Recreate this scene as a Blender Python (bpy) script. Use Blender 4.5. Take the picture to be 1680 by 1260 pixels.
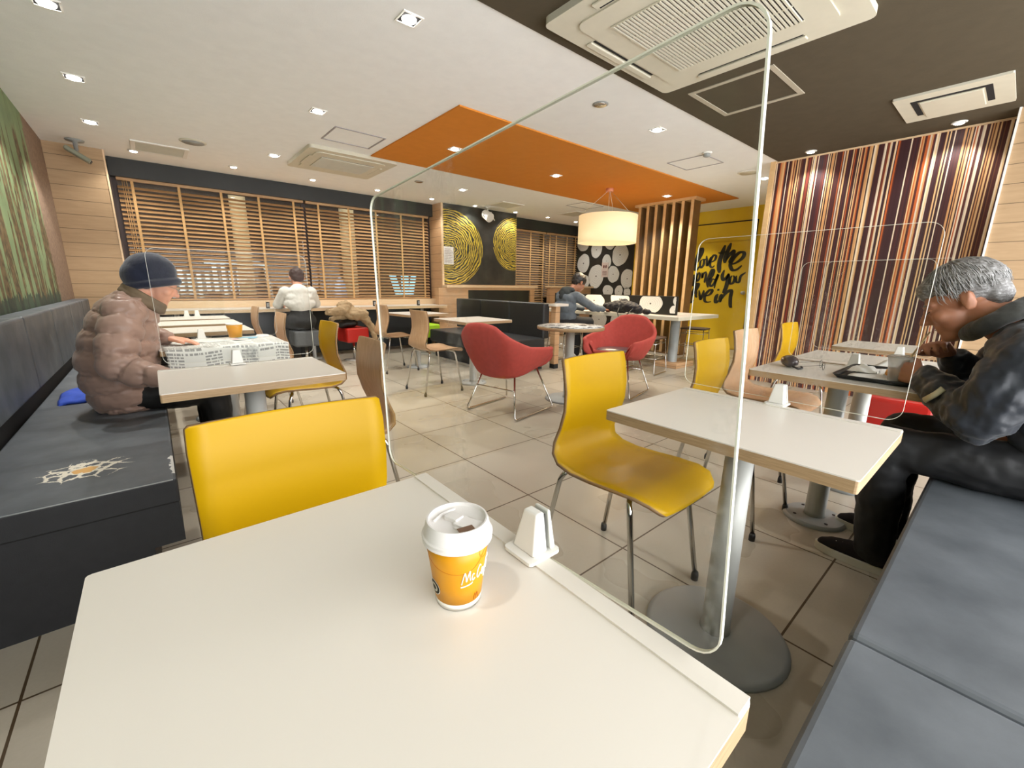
import bpy, bmesh, math, random
from mathutils import Vector, Matrix, Euler
PI = math.pi
SC = bpy.context.scene
COL = SC.collection
for _o in list(bpy.data.objects):
    bpy.data.objects.remove(_o)
random.seed(7)

# ------------------------------------------------------------------ camera
CAM_H = 1.08
CH = 2.46            # ceiling height
def _cam():
    a, b, c = math.radians(49.809), math.radians(13.111), math.radians(-0.793)
    fw = Vector((math.cos(a)*math.cos(b), math.sin(a)*math.cos(b), -math.sin(b)))
    r = fw.cross(Vector((0, 0, 1))).normalized(); d = fw.cross(r)
    R = r*math.cos(c) + d*math.sin(c); D = -r*math.sin(c) + d*math.cos(c)
    cd = bpy.data.cameras.new('camera'); co = bpy.data.objects.new('camera', cd); COL.objects.link(co)
    m = Matrix((R, -D, -fw)).transposed().to_4x4(); m.translation = Vector((0, 0, CAM_H))
    co.matrix_world = m
    cd.sensor_width = 36.0; cd.lens = 36.0*688.87/1680.0; cd.clip_start = 0.02; cd.clip_end = 100
    SC.camera = co
_cam()
# ------------------------------------------------------------------ view + world
SC.view_settings.view_transform = 'Standard'; SC.view_settings.look = 'None'
SC.view_settings.gamma = 1.0; SC.view_settings.use_curve_mapping = False
SC.view_settings.exposure = 0.30
W = bpy.data.worlds.new('world'); SC.world = W; W.use_nodes = True
W.node_tree.nodes['Background'].inputs[0].default_value = (0.97, 0.985, 1.0, 1)
W.node_tree.nodes['Background'].inputs[1].default_value = 5.7
SC.cycles.max_bounces = 8; SC.cycles.diffuse_bounces = 4; SC.cycles.glossy_bounces = 3
SC.cycles.transparent_max_bounces = 16; SC.cycles.transmission_bounces = 6
SC.cycles.caustics_reflective = False; SC.cycles.caustics_refractive = False
SC.cycles.sample_clamp_indirect = 4.0

# ------------------------------------------------------------------ node / material helpers
def S(r, g, b):
    def f(c):
        c /= 255.0
        return c/12.92 if c <= 0.04045 else ((c+0.055)/1.055)**2.4
    return (f(r), f(g), f(b), 1)
class NT:
    def __init__(s, m):
        m.use_nodes = True; s.t = m.node_tree; s.n = s.t.nodes; s.b = s.n['Principled BSDF']
    def new(s, k, **kw):
        n = s.n.new(k)
        for a, v in kw.items(): setattr(n, a, v)
        return n
    def link(s, a, b): s.t.links.new(a, b)
    def put(s, inp, v):
        if isinstance(v, bpy.types.NodeSocket): s.link(v, inp)
        else: inp.default_value = v
    def co(s, kind='Object'): return s.new('ShaderNodeTexCoord').outputs[kind]
    def sep(s, v):
        n = s.new('ShaderNodeSeparateXYZ'); s.link(v, n.inputs[0]); return n.outputs
    def comb(s, x=0.0, y=0.0, z=0.0):
        n = s.new('ShaderNodeCombineXYZ')
        for i, v in enumerate((x, y, z)): s.put(n.inputs[i], v)
        return n.outputs[0]
    def m(s, op, a, b=0.0, c=0.0):
        n = s.new('ShaderNodeMath', operation=op)
        for i, v in enumerate((a, b, c)): s.put(n.inputs[i], v)
        return n.outputs[0]
    def scale(s, v, k):
        n = s.new('ShaderNodeMapping'); s.link(v, n.inputs[0]); n.inputs['Scale'].default_value = k; return n.outputs[0]
    def noise(s, v, sc, det=4, rough=0.5, out=0, dist=0.0):
        n = s.new('ShaderNodeTexNoise'); s.link(v, n.inputs['Vector']); n.inputs['Scale'].default_value = sc
        n.inputs['Detail'].default_value = det; n.inputs['Roughness'].default_value = rough; n.inputs['Distortion'].default_value = dist
        return n.outputs[out]
    def ramp(s, f, stops, mode='LINEAR'):
        n = s.new('ShaderNodeValToRGB'); s.link(f, n.inputs[0]); cr = n.color_ramp; cr.interpolation = mode
        while len(cr.elements) < len(stops): cr.elements.new(0.5)
        for e, (p, c) in zip(cr.elements, stops): e.position = p; e.color = c
        return n.outputs[0]
    def mix(s, f, a, b):
        n = s.new('ShaderNodeMix', data_type='RGBA'); s.put(n.inputs[0], f); s.put(n.inputs[6], a); s.put(n.inputs[7], b)
        return n.outputs[2]
    def bump(s, h, st=0.2, d=0.01):
        n = s.new('ShaderNodeBump'); s.link(h, n.inputs['Height']); n.inputs['Strength'].default_value = st
        n.inputs['Distance'].default_value = d; s.link(n.outputs[0], s.b.inputs['Normal'])
def mat(name, col=(0.8, 0.8, 0.8, 1), rough=0.5, metal=0.0, var=0.06, nsc=12.0, bump=0.0, bsc=200.0, spec=0.5, coat=0.0, emit=None, es=0.0):
    m = bpy.data.materials.new(name); t = NT(m); b = t.b
    b.inputs['Roughness'].default_value = rough; b.inputs['Metallic'].default_value = metal
    b.inputs['Specular IOR Level'].default_value = spec; b.inputs['Coat Weight'].default_value = coat
    v = t.co()
    if var > 0:
        n = t.noise(v, nsc)
        lo = tuple(c*(1-var) for c in col[:3])+(1,); hi = tuple(min(1, c*(1+var)) for c in col[:3])+(1,)
        t.link(t.ramp(n, [(0.3, lo), (0.7, hi)]), b.inputs['Base Color'])
    else: b.inputs['Base Color'].default_value = col
    if bump > 0: t.bump(t.noise(v, bsc), bump, 0.002)
    if emit: b.inputs['Emission Color'].default_value = emit; b.inputs['Emission Strength'].default_value = es
    return m
M = {}
M['ceiling'] = mat('ceiling paint', S(240, 241, 240), 0.9, var=0.02, bump=0.25, bsc=120, spec=0.1)
M['ceiling_dark'] = mat('dark ceiling paint', S(84, 76, 62), 0.85, var=0.05, bump=0.3, bsc=120, spec=0.1)
M['ceiling_orange'] = mat('orange ceiling paint', S(206, 130, 50), 0.8, var=0.03, bump=0.2, bsc=120, spec=0.15)
M['white'] = mat('white plastic', S(232, 230, 224), 0.45, var=0.02)
M['cream'] = mat('cream plastic', S(205, 200, 182), 0.5, var=0.03)
M['grey_plastic'] = mat('grey plastic', S(150, 152, 150), 0.5)
M['black'] = mat('black plastic', S(28, 27, 27), 0.45, var=0.1)
M['frame_grey'] = mat('hatch frame', S(150, 146, 150), 0.5)
M['void'] = mat('painted gap shade', S(22, 20, 20), 0.9)  # near-black colour stands in for shade inside gaps, slots and recesses
M['chrome'] = mat('chrome', S(205, 202, 196), 0.12, 1.0, var=0.02)
M['steel'] = mat('grey painted steel', S(182, 182, 176), 0.4, 0.1, var=0.06, nsc=5)
M['steel_dark'] = mat('steel base plate', S(158, 162, 162), 0.45, 0.1, var=0.1, nsc=6)
M['laminate'] = mat('white laminate', S(222, 216, 206), 0.32, var=0.015, nsc=3, spec=0.5)
M['strip'] = mat('edge strip plastic', S(220, 214, 204), 0.4, var=0.02)
M['yellow'] = mat('yellow laminate', S(190, 148, 0), 0.42, var=0.02, nsc=3, spec=0.28)
M['red_fabric'] = mat('red upholstery', S(178, 74, 66), 0.75, var=0.08, nsc=30, bump=0.3, bsc=400, spec=0.25)
M['red_vinyl'] = mat('red vinyl', S(186, 34, 26), 0.4, var=0.05)
M['pad'] = mat('glossy grey seat pad', S(92, 88, 90), 0.25, var=0.2, nsc=14)
M['dark_wood'] = mat('dark wood seat', S(72, 50, 36), 0.45, var=0.15)
M['lime'] = mat('lime vinyl', S(176, 224, 20), 0.45, var=0.04)
M['grey_vinyl'] = mat('grey vinyl', S(82, 84, 84), 0.5, var=0.06)
M['black_vinyl'] = mat('black vinyl', S(40, 41, 43), 0.42, var=0.15, nsc=40, bump=0.3, bsc=300)
M['black_wall'] = mat('black painted board', S(30, 32, 30), 0.5, var=0.1)
M['bench_side'] = mat('black bench side', S(30, 30, 32), 0.6, var=0.15, nsc=30, bump=0.2, bsc=300)
M['dark_frame'] = mat('dark window frame', S(52, 36, 32), 0.5)
M['bulb'] = mat('downlight lens', (1, 1, 1, 1), 0.4, var=0, emit=(1, 0.96, 0.9, 1), es=22)
M['paper'] = mat('white paper', S(235, 233, 228), 0.8, var=0.02)
M['ink'] = mat('brush ink', S(42, 38, 22), 0.75, var=0.25, nsc=25)
M['notice_ink'] = mat('notice print', S(120, 70, 66), 0.8)
M['sheet_edge'] = mat('polished acrylic edge', S(226, 224, 210), 0.25, var=0.02)  # off-white colour stands in for light gathered in the clear edge
M['shade'] = mat('cream fabric lampshade', S(238, 222, 186), 0.8, var=0.03, nsc=60, emit=S(255, 226, 170), es=0.55)
M['shade_in'] = mat('lampshade diffuser', S(250, 245, 225), 0.7, var=0, emit=(1, 0.86, 0.62, 1), es=3.0)
def wood(name, c1, c2, rough=0.45, sc=(2, 2, 30), groove=None, along='z'):
    m = bpy.data.materials.new(name); t = NT(m); v = t.co()
    n = t.noise(t.scale(v, sc), 3.0, 5, 0.6, dist=0.6)
    c = t.ramp(n, [(0.3, c1), (0.7, c2)])
    if groove:
        z0, sp = groove
        o = t.sep(v)
        f = t.m('FRACT', t.m('DIVIDE', t.m('SUBTRACT', o[2], z0), sp))
        g = t.m('LESS_THAN', f, 0.035)
        c = t.mix(g, c, tuple(x*0.35 for x in c1[:3])+(1,))
    t.link(c, t.b.inputs['Base Color']); t.b.inputs['Roughness'].default_value = rough
    return m
M['plank'] = wood('beige plank cladding', S(172, 142, 106), S(184, 154, 118), 0.6, (1.5, 1.5, 14), (1.04, 0.1445))
M['plank_pink'] = wood('pale plank cladding', S(196, 156, 116), S(208, 168, 128), 0.55, (1.5, 1.5, 14), (1.04, 0.1445))
M['ledge'] = wood('pale wood ledge', S(222, 190, 150), S(232, 204, 166), 0.5, (2, 2, 20))
M['ply_face'] = wood('beech veneer', S(192, 150, 110), S(214, 176, 138), 0.4, (26, 26, 2.2))
M['ply_edge'] = wood('plywood edge', S(120, 88, 56), S(165, 130, 88), 0.6, (4, 4, 260))
M['table_edge'] = wood('table edge band', S(150, 122, 88), S(182, 152, 114), 0.55, (5, 5, 120))
M['fin_side'] = wood('brown fin veneer', S(110, 78, 42), S(128, 92, 52), 0.5, (3, 3, 3))
M['fin_edge'] = wood('pale fin edge', S(212, 172, 120), S(222, 186, 136), 0.5, (3, 3, 6))
M['blind'] = wood('wooden blind slat', S(176, 136, 92), S(206, 166, 118), 0.5, (1.2, 10, 10))
M['tape'] = mat('woven ladder tape', S(206, 166, 112), 0.8, var=0.08, nsc=60)
def m_floor():
    m = bpy.data.materials.new('floor tiles'); t = NT(m); o = t.sep(t.co())
    fx = t.m('DIVIDE', t.m('SUBTRACT', o[0], 1.39), 0.6); fy = t.m('DIVIDE', t.m('SUBTRACT', o[1], 0.30), 0.6)
    def line(f):
        a = t.m('ABSOLUTE', t.m('SUBTRACT', t.m('FRACT', t.m('ADD', f, 0.5)), 0.5))
        return t.m('LESS_THAN', a, 0.0058)
    g = t.m('MAXIMUM', line(fx), line(fy))
    wn = t.new('ShaderNodeTexWhiteNoise'); t.link(t.comb(t.m('FLOOR', fx), t.m('FLOOR', fy), 0), wn.inputs['Vector'])
    n1 = t.noise(t.co(), 2.2, 2, 0.5); n2 = t.noise(t.co(), 90.0, 2)
    base = t.ramp(t.m('ADD', t.m('MULTIPLY', n1, 0.8), t.m('MULTIPLY', n2, 0.2)), [(0.3, S(172, 163, 146)), (0.7, S(188, 179, 162))])
    tint = t.ramp(wn.outputs['Value'], [(0, (0.93, 0.93, 0.93, 1)), (1, (1, 1, 1, 1))])
    mm = t.new('ShaderNodeMix', data_type='RGBA', blend_type='MULTIPLY'); mm.inputs[0].default_value = 1
    t.link(base, mm.inputs[6]); t.link(tint, mm.inputs[7])
    t.link(t.mix(g, mm.outputs[2], S(78, 62, 42)), t.b.inputs['Base Color'])
    t.link(t.ramp(n1, [(0.3, (0.24,)*3+(1,)), (0.7, (0.36,)*3+(1,))]), t.b.inputs['Roughness'])
    t.bump(t.m('SUBTRACT', 1.0, g), 0.3, 0.003)
    return m
M['floor'] = m_floor()
def m_green():
    m = bpy.data.materials.new('green bark mural'); t = NT(m); v = t.co(); o = t.sep(v)
    n = t.noise(t.scale(v, (1, 5.2, 0.62)), 1.7, 6, 0.6, dist=0.5)
    n3 = t.noise(t.scale(v, (1, 30, 2)), 1.3, 4, 0.6)
    up = t.m('SMOOTHSTEP', o[2], 0.0, 0.0) if False else t.m('MULTIPLY', t.m('SUBTRACT', 2.15, o[2]), 0.12)
    k = t.m('ADD', t.m('ADD', n, t.m('MULTIPLY', n3, 0.12)), t.m('MINIMUM', up, 0.05))
    green = t.ramp(t.noise(v, 5, 5), [(0.3, S(108, 128, 90)), (0.7, S(130, 150, 108))])
    brown = t.ramp(t.noise(v, 22, 4), [(0.35, S(70, 60, 36)), (0.65, S(112, 92, 60))])
    c = t.mix(t.ramp(k, [(0.585, (0, 0, 0, 1)), (0.60, (1, 1, 1, 1))]), green, brown)
    # dark ragged drips along the lower border
    low = t.m('LESS_THAN', o[2], t.m('ADD', 0.86, t.m('MULTIPLY', t.noise(t.scale(v, (1, 16, 0.2)), 1.0, 3, 0.7), 0.22)))
    c = t.mix(t.m('MULTIPLY', low, 0.8), c, S(26, 52, 44))
    # brown border strip at the window end
    edge = t.m('GREATER_THAN', t.m('ADD', o[1], t.m('MULTIPLY', t.noise(v, 9, 4), 0.22)), 5.86)
    br = t.ramp(t.noise(v, 26, 5, 0.7), [(0.3, S(112, 90, 74)), (0.7, S(150, 126, 106))])
    c = t.mix(edge, c, br)
    t.link(c, t.b.inputs['Base Color']); t.b.inputs['Roughness'].default_value = 0.7
    return m
M['green'] = m_green()
def m_stripes():
    m = bpy.data.materials.new('striped wall covering'); t = NT(m); o = t.sep(t.co())
    wob = t.m('MULTIPLY', t.noise(t.scale(t.co(), (1, 6, 0.8)), 1.0, 2), 0.012)
    w = t.m('MULTIPLY', t.m('ADD', o[1], wob), 108.0)
    vo = t.new('ShaderNodeTexVoronoi', voronoi_dimensions='1D', feature='F1'); t.link(w, vo.inputs['W']); vo.inputs['Scale'].default_value = 1.0
    vo.inputs['Randomness'].default_value = 1.0
    r = t.sep(vo.outputs['Color'])[0]
    cols = [S(70, 30, 26), S(58, 28, 32), S(226, 190, 140), S(84, 36, 30), S(204, 150, 96), S(60, 30, 34), S(236, 216, 186), S(120, 46, 30),
            S(78, 34, 30), S(222, 178, 124), S(62, 34, 40), S(186, 92, 40), S(56, 26, 28), S(214, 196, 172), S(104, 60, 40), S(70, 32, 30)]
    c = t.ramp(r, [(i/16.0, q) for i, q in enumerate(cols)], 'CONSTANT')
    t.link(c, t.b.inputs['Base Color']); t.b.inputs['Roughness'].default_value = 0.5
    return m
M['stripes'] = m_stripes()
def m_rings():
    m = bpy.data.materials.new('yellow ring mural'); t = NT(m); v = t.co(); o = t.sep(v)
    dark = t.ramp(t.noise(v, 4, 5), [(0.35, S(30, 32, 28)), (0.65, S(58, 54, 48))])
    c = dark
    for cx, cz, rx, rz, k in ((4.12, 1.72, 0.76, 0.66, 17), (5.62, 1.88, 0.50, 0.50, 15)):
        dx = t.m('DIVIDE', t.m('SUBTRACT', o[0], cx), rx); dz = t.m('DIVIDE', t.m('SUBTRACT', o[2], cz), rz)
        d = t.m('SQRT', t.m('ADD', t.m('MULTIPLY', dx, dx), t.m('MULTIPLY', dz, dz)))
        ang = t.m('ARCTAN2', dz, dx)
        wob = t.noise(t.comb(t.m('COSINE', ang), t.m('SINE', ang), t.m('MULTIPLY', d, 2.5)), 2.2, 3, 0.5)
        dd = t.m('ADD', t.m('MULTIPLY', d, float(k)), t.m('MULTIPLY', wob, 3.2))
        line = t.m('GREATER_THAN', t.m('FRACT', dd), 0.50)
        ins = t.m('LESS_THAN', t.m('ADD', d, t.m('MULTIPLY', wob, 0.08)), 1.04)
        yel = t.ramp(t.noise(v, 14, 3), [(0.35, S(176, 150, 40)), (0.65, S(214, 188, 66))])
        c = t.mix(t.m('MULTIPLY', line, ins), c, yel)
    t.link(c, t.b.inputs['Base Color']); t.b.inputs['Roughness'].default_value = 0.5
    return m
M['rings'] = m_rings()
def m_door():
    m = bpy.data.materials.new('yellow door wall paint'); t = NT(m); v = t.co()
    t.link(t.ramp(t.noise(t.scale(v, (1, 1, .5)), 2.2, 6, 0.6), [(0.3, S(226, 186, 24)), (0.7, S(240, 204, 40))]), t.b.inputs['Base Color'])
    t.b.inputs['Roughness'].default_value = 0.5
    return m
M['yellow_wall'] = m_door()
def m_log():
    m = bpy.data.materials.new('white log end print'); t = NT(m)
    a = t.new('ShaderNodeAttribute', attribute_name='rad')
    n = t.noise(t.co(), 9, 3)
    d = t.m('ADD', t.m('MULTIPLY', a.outputs['Fac'], 6.0), t.m('MULTIPLY', n, 1.1))
    line = t.m('LESS_THAN', t.m('FRACT', d), 0.12)
    c = t.mix(t.m('MULTIPLY', line, 0.45), S(236, 236, 232), S(120, 120, 118))
    c = t.mix(t.m('LESS_THAN', a.outputs['Fac'], 0.07), c, S(70, 66, 60))
    t.link(c, t.b.inputs['Base Color']); t.b.inputs['Roughness'].default_value = 0.6
    return m
M['log'] = m_log()
M['mural_black'] = mat('black mural ground', S(40, 36, 32), 0.6, var=0.2)
def m_seat(torn):
    m = bpy.data.materials.new('blue-grey bench vinyl' + (' torn' if torn else '')); t = NT(m); v = t.co(); o = t.sep(v)
    c = t.ramp(t.noise(v, 5, 6, 0.6), [(0.3, S(74, 79, 84)), (0.7, S(100, 105, 110))])
    if torn:
        dx = t.m('SUBTRACT', o[0], -0.265); dy = t.m('SUBTRACT', o[1], 2.04)
        dx2 = t.m('MULTIPLY', dx, 0.85)
        d = t.m('SQRT', t.m('ADD', t.m('MULTIPLY', dx2, dx2), t.m('MULTIPLY', dy, dy)))
        vo = t.new('ShaderNodeTexVoronoi', feature='DISTANCE_TO_EDGE')
        wv = t.new('ShaderNodeVectorMath', operation='ADD'); t.link(v, wv.inputs[0]); nv = t.noise(v, 26, 4, 0.6, out=1)
        sc = t.new('ShaderNodeVectorMath', operation='SCALE'); t.link(nv, sc.inputs[0]); sc.inputs['Scale'].default_value = 0.035
        t.link(sc.outputs[0], wv.inputs[1]); t.link(t.scale(wv.outputs[0], (1.0, 1.0, 1)), vo.inputs['Vector']); vo.inputs['Scale'].default_value = 17
        w = t.m('MAXIMUM', t.m('SUBTRACT', 0.20, t.m('MULTIPLY', d, 1.75)), 0.0)
        ragged = t.m('ADD', d, t.m('MULTIPLY', t.noise(v, 42, 3), 0.05))
        core = t.m('LESS_THAN', ragged, 0.062)
        tear = t.m('MAXIMUM', t.m('LESS_THAN', vo.outputs['Distance'], w), core)
        c = t.mix(tear, c, S(232, 224, 206)); c = t.mix(t.m('LESS_THAN', ragged, 0.052), c, S(222, 172, 100))
        # chipped white vinyl along the front corner
        e1 = t.m('GREATER_THAN', t.m('ADD', o[0], t.m('MULTIPLY', t.noise(v, 45, 3), 0.03)), -0.018)
        e2 = t.m('MULTIPLY', t.m('GREATER_THAN', o[1], 1.82), t.m('LESS_THAN', o[1], 2.02))
        c = t.mix(t.m('MULTIPLY', e1, e2), c, S(230, 228, 222))
    t.link(c, t.b.inputs['Base Color'])
    t.link(t.ramp(t.noise(v, 7, 4), [(0.3, (.4,)*3+(1,)), (0.7, (.55,)*3+(1,))]), t.b.inputs['Roughness'])
    t.bump(t.noise(v, 300, 2), 0.15, 0.001)
    return m
M['seat'] = m_seat(False); M['seat_torn'] = m_seat(True)
def m_acrylic(nm='clear acrylic', ri=1.22, sm=0.07):
    m = bpy.data.materials.new(nm); m.use_nodes = True; t = m.node_tree; n = t.nodes; n.clear()
    out = n.new('ShaderNodeOutputMaterial'); mx = n.new('ShaderNodeMixShader'); tr = n.new('ShaderNodeBsdfTransparent'); gl = n.new('ShaderNodeBsdfGlossy')
    tr.inputs[0].default_value = (0.965, 0.97, 0.965, 1); gl.inputs['Roughness'].default_value = 0.015
    fr = n.new('ShaderNodeFresnel'); ge = n.new('ShaderNodeNewGeometry'); ior = n.new('ShaderNodeMapRange')
    ior.inputs['To Min'].default_value = ri; ior.inputs['To Max'].default_value = 1/ri   # same index whichever side of the thin pane is met
    t.links.new(ge.outputs['Backfacing'], ior.inputs['Value']); t.links.new(ior.outputs[0], fr.inputs[0])
    # smears left by wiping: vertical bands of fine scratches
    tc = n.new('ShaderNodeTexCoord'); mp = n.new('ShaderNodeMapping'); t.links.new(tc.outputs['Object'], mp.inputs[0]); mp.inputs['Scale'].default_value = (9, 9, 0.7)
    ns = n.new('ShaderNodeTexNoise'); t.links.new(mp.outputs[0], ns.inputs[0]); ns.inputs['Scale'].default_value = 1.0
    n2 = n.new('ShaderNodeTexNoise'); t.links.new(tc.outputs['Object'], n2.inputs[0]); n2.inputs['Scale'].default_value = 90
    mu = n.new('ShaderNodeMath'); mu.operation = 'MULTIPLY'
    r1 = n.new('ShaderNodeValToRGB'); t.links.new(ns.outputs[0], r1.inputs[0]); r1.color_ramp.elements[0].position = 0.58; r1.color_ramp.elements[1].position = 0.66
    r2 = n.new('ShaderNodeValToRGB'); t.links.new(n2.outputs[0], r2.inputs[0]); r2.color_ramp.elements[0].position = 0.46; r2.color_ramp.elements[1].position = 0.56
    t.links.new(r1.outputs[0], mu.inputs[0]); t.links.new(r2.outputs[0], mu.inputs[1])
    m3 = n.new('ShaderNodeMath'); m3.operation = 'MULTIPLY'; t.links.new(mu.outputs[0], m3.inputs[0]); m3.inputs[1].default_value = sm
    df = n.new('ShaderNodeBsdfDiffuse'); df.inputs[0].default_value = (0.8, 0.78, 0.76, 1)
    t.links.new(fr.outputs[0], mx.inputs[0]); t.links.new(tr.outputs[0], mx.inputs[1]); t.links.new(gl.outputs[0], mx.inputs[2])
    m4 = n.new('ShaderNodeMixShader'); t.links.new(m3.outputs[0], m4.inputs[0]); t.links.new(mx.outputs[0], m4.inputs[1]); t.links.new(df.outputs[0], m4.inputs[2])
    t.links.new(m4.outputs[0], out.inputs[0])
    return m
M['acrylic'] = m_acrylic(); M['acrylic_low'] = m_acrylic('clear low-glare acrylic', 1.10, 0.015)
def m_glass():
    m = bpy.data.materials.new('window glass'); m.use_nodes = True; t = m.node_tree; n = t.nodes; n.clear()
    out = n.new('ShaderNodeOutputMaterial'); mx = n.new('ShaderNodeMixShader'); tr = n.new('ShaderNodeBsdfTransparent'); gl = n.new('ShaderNodeBsdfGlossy')
    tr.inputs[0].default_value = (0.9, 0.92, 0.9, 1); gl.inputs['Roughness'].default_value = 0.02
    fr = n.new('ShaderNodeFresnel'); ge = n.new('ShaderNodeNewGeometry'); ior = n.new('ShaderNodeMapRange')
    ior.inputs['To Min'].default_value = 1.45; ior.inputs['To Max'].default_value = 1/1.45
    t.links.new(ge.outputs['Backfacing'], ior.inputs['Value']); t.links.new(ior.outputs[0], fr.inputs[0])
    t.links.new(fr.outputs[0], mx.inputs[0]); t.links.new(tr.outputs[0], mx.inputs[1]); t.links.new(gl.outputs[0], mx.inputs[2]); t.links.new(mx.outputs[0], out.inputs[0])
    return m
M['glass'] = m_glass()
def m_print(name, base, ink, sc, thr, stretch=(1, 1, 1)):
    m = bpy.data.materials.new(name); t = NT(m); v = t.co()
    n = t.noise(t.scale(v, stretch), sc, 4, 0.7)
    t.link(t.mix(t.ramp(n, [(thr, (0, 0, 0, 1)), (thr+0.03, (1, 1, 1, 1))]), base, ink), t.b.inputs['Base Color'])
    t.b.inputs['Roughness'].default_value = 0.7
    return m
M['newsprint'] = m_print('newsprint', S(222, 222, 214), S(186, 186, 182), 16, 0.52, (1, 5, 1))
def m_news():
    m = bpy.data.materials.new('newsprint columns'); t = NT(m); v = t.co(); o = t.sep(v)
    dist = t.m('SUBTRACT', o[1], o[2])
    row = t.m('GREATER_THAN', t.m('FRACT', t.m('MULTIPLY', dist, 62.0)), 0.42)
    word = t.m('GREATER_THAN', t.noise(t.comb(t.m('MULTIPLY', o[0], 95.0), t.m('FLOOR', t.m('MULTIPLY', dist, 62.0)), 0.0), 1.0, 1), 0.44)
    col = t.m('GREATER_THAN', t.m('FRACT', t.m('MULTIPLY', o[0], 11.5)), 0.10)
    blk = t.m('GREATER_THAN', t.noise(t.comb(t.m('FLOOR', t.m('MULTIPLY', o[0], 11.5)), t.m('MULTIPLY', dist, 9.0), 3.0), 1.3, 0), 0.40)
    pic = t.m('GREATER_THAN', t.noise(v, 5.5, 2), 0.60)
    k = t.m('MULTIPLY', t.m('MULTIPLY', row, word), t.m('MULTIPLY', col, blk))
    c = t.mix(t.m('MULTIPLY', k, 0.75), S(226, 226, 219), S(118, 118, 116)); c = t.mix(t.m('MULTIPLY', pic, 0.6), c, t.ramp(t.noise(v, 40, 4), [(0.35, S(140, 142, 140)), (0.65, S(214, 214, 208))]))
    t.link(c, t.b.inputs['Base Color']); t.b.inputs['Roughness'].default_value = 0.75; return m
M['newsprint2'] = m_news()
M['roundtop'] = m_print('black and white printed top', S(240, 236, 230), S(30, 28, 32), 7.5, 0.52, (1, 2.6, 1))
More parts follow.
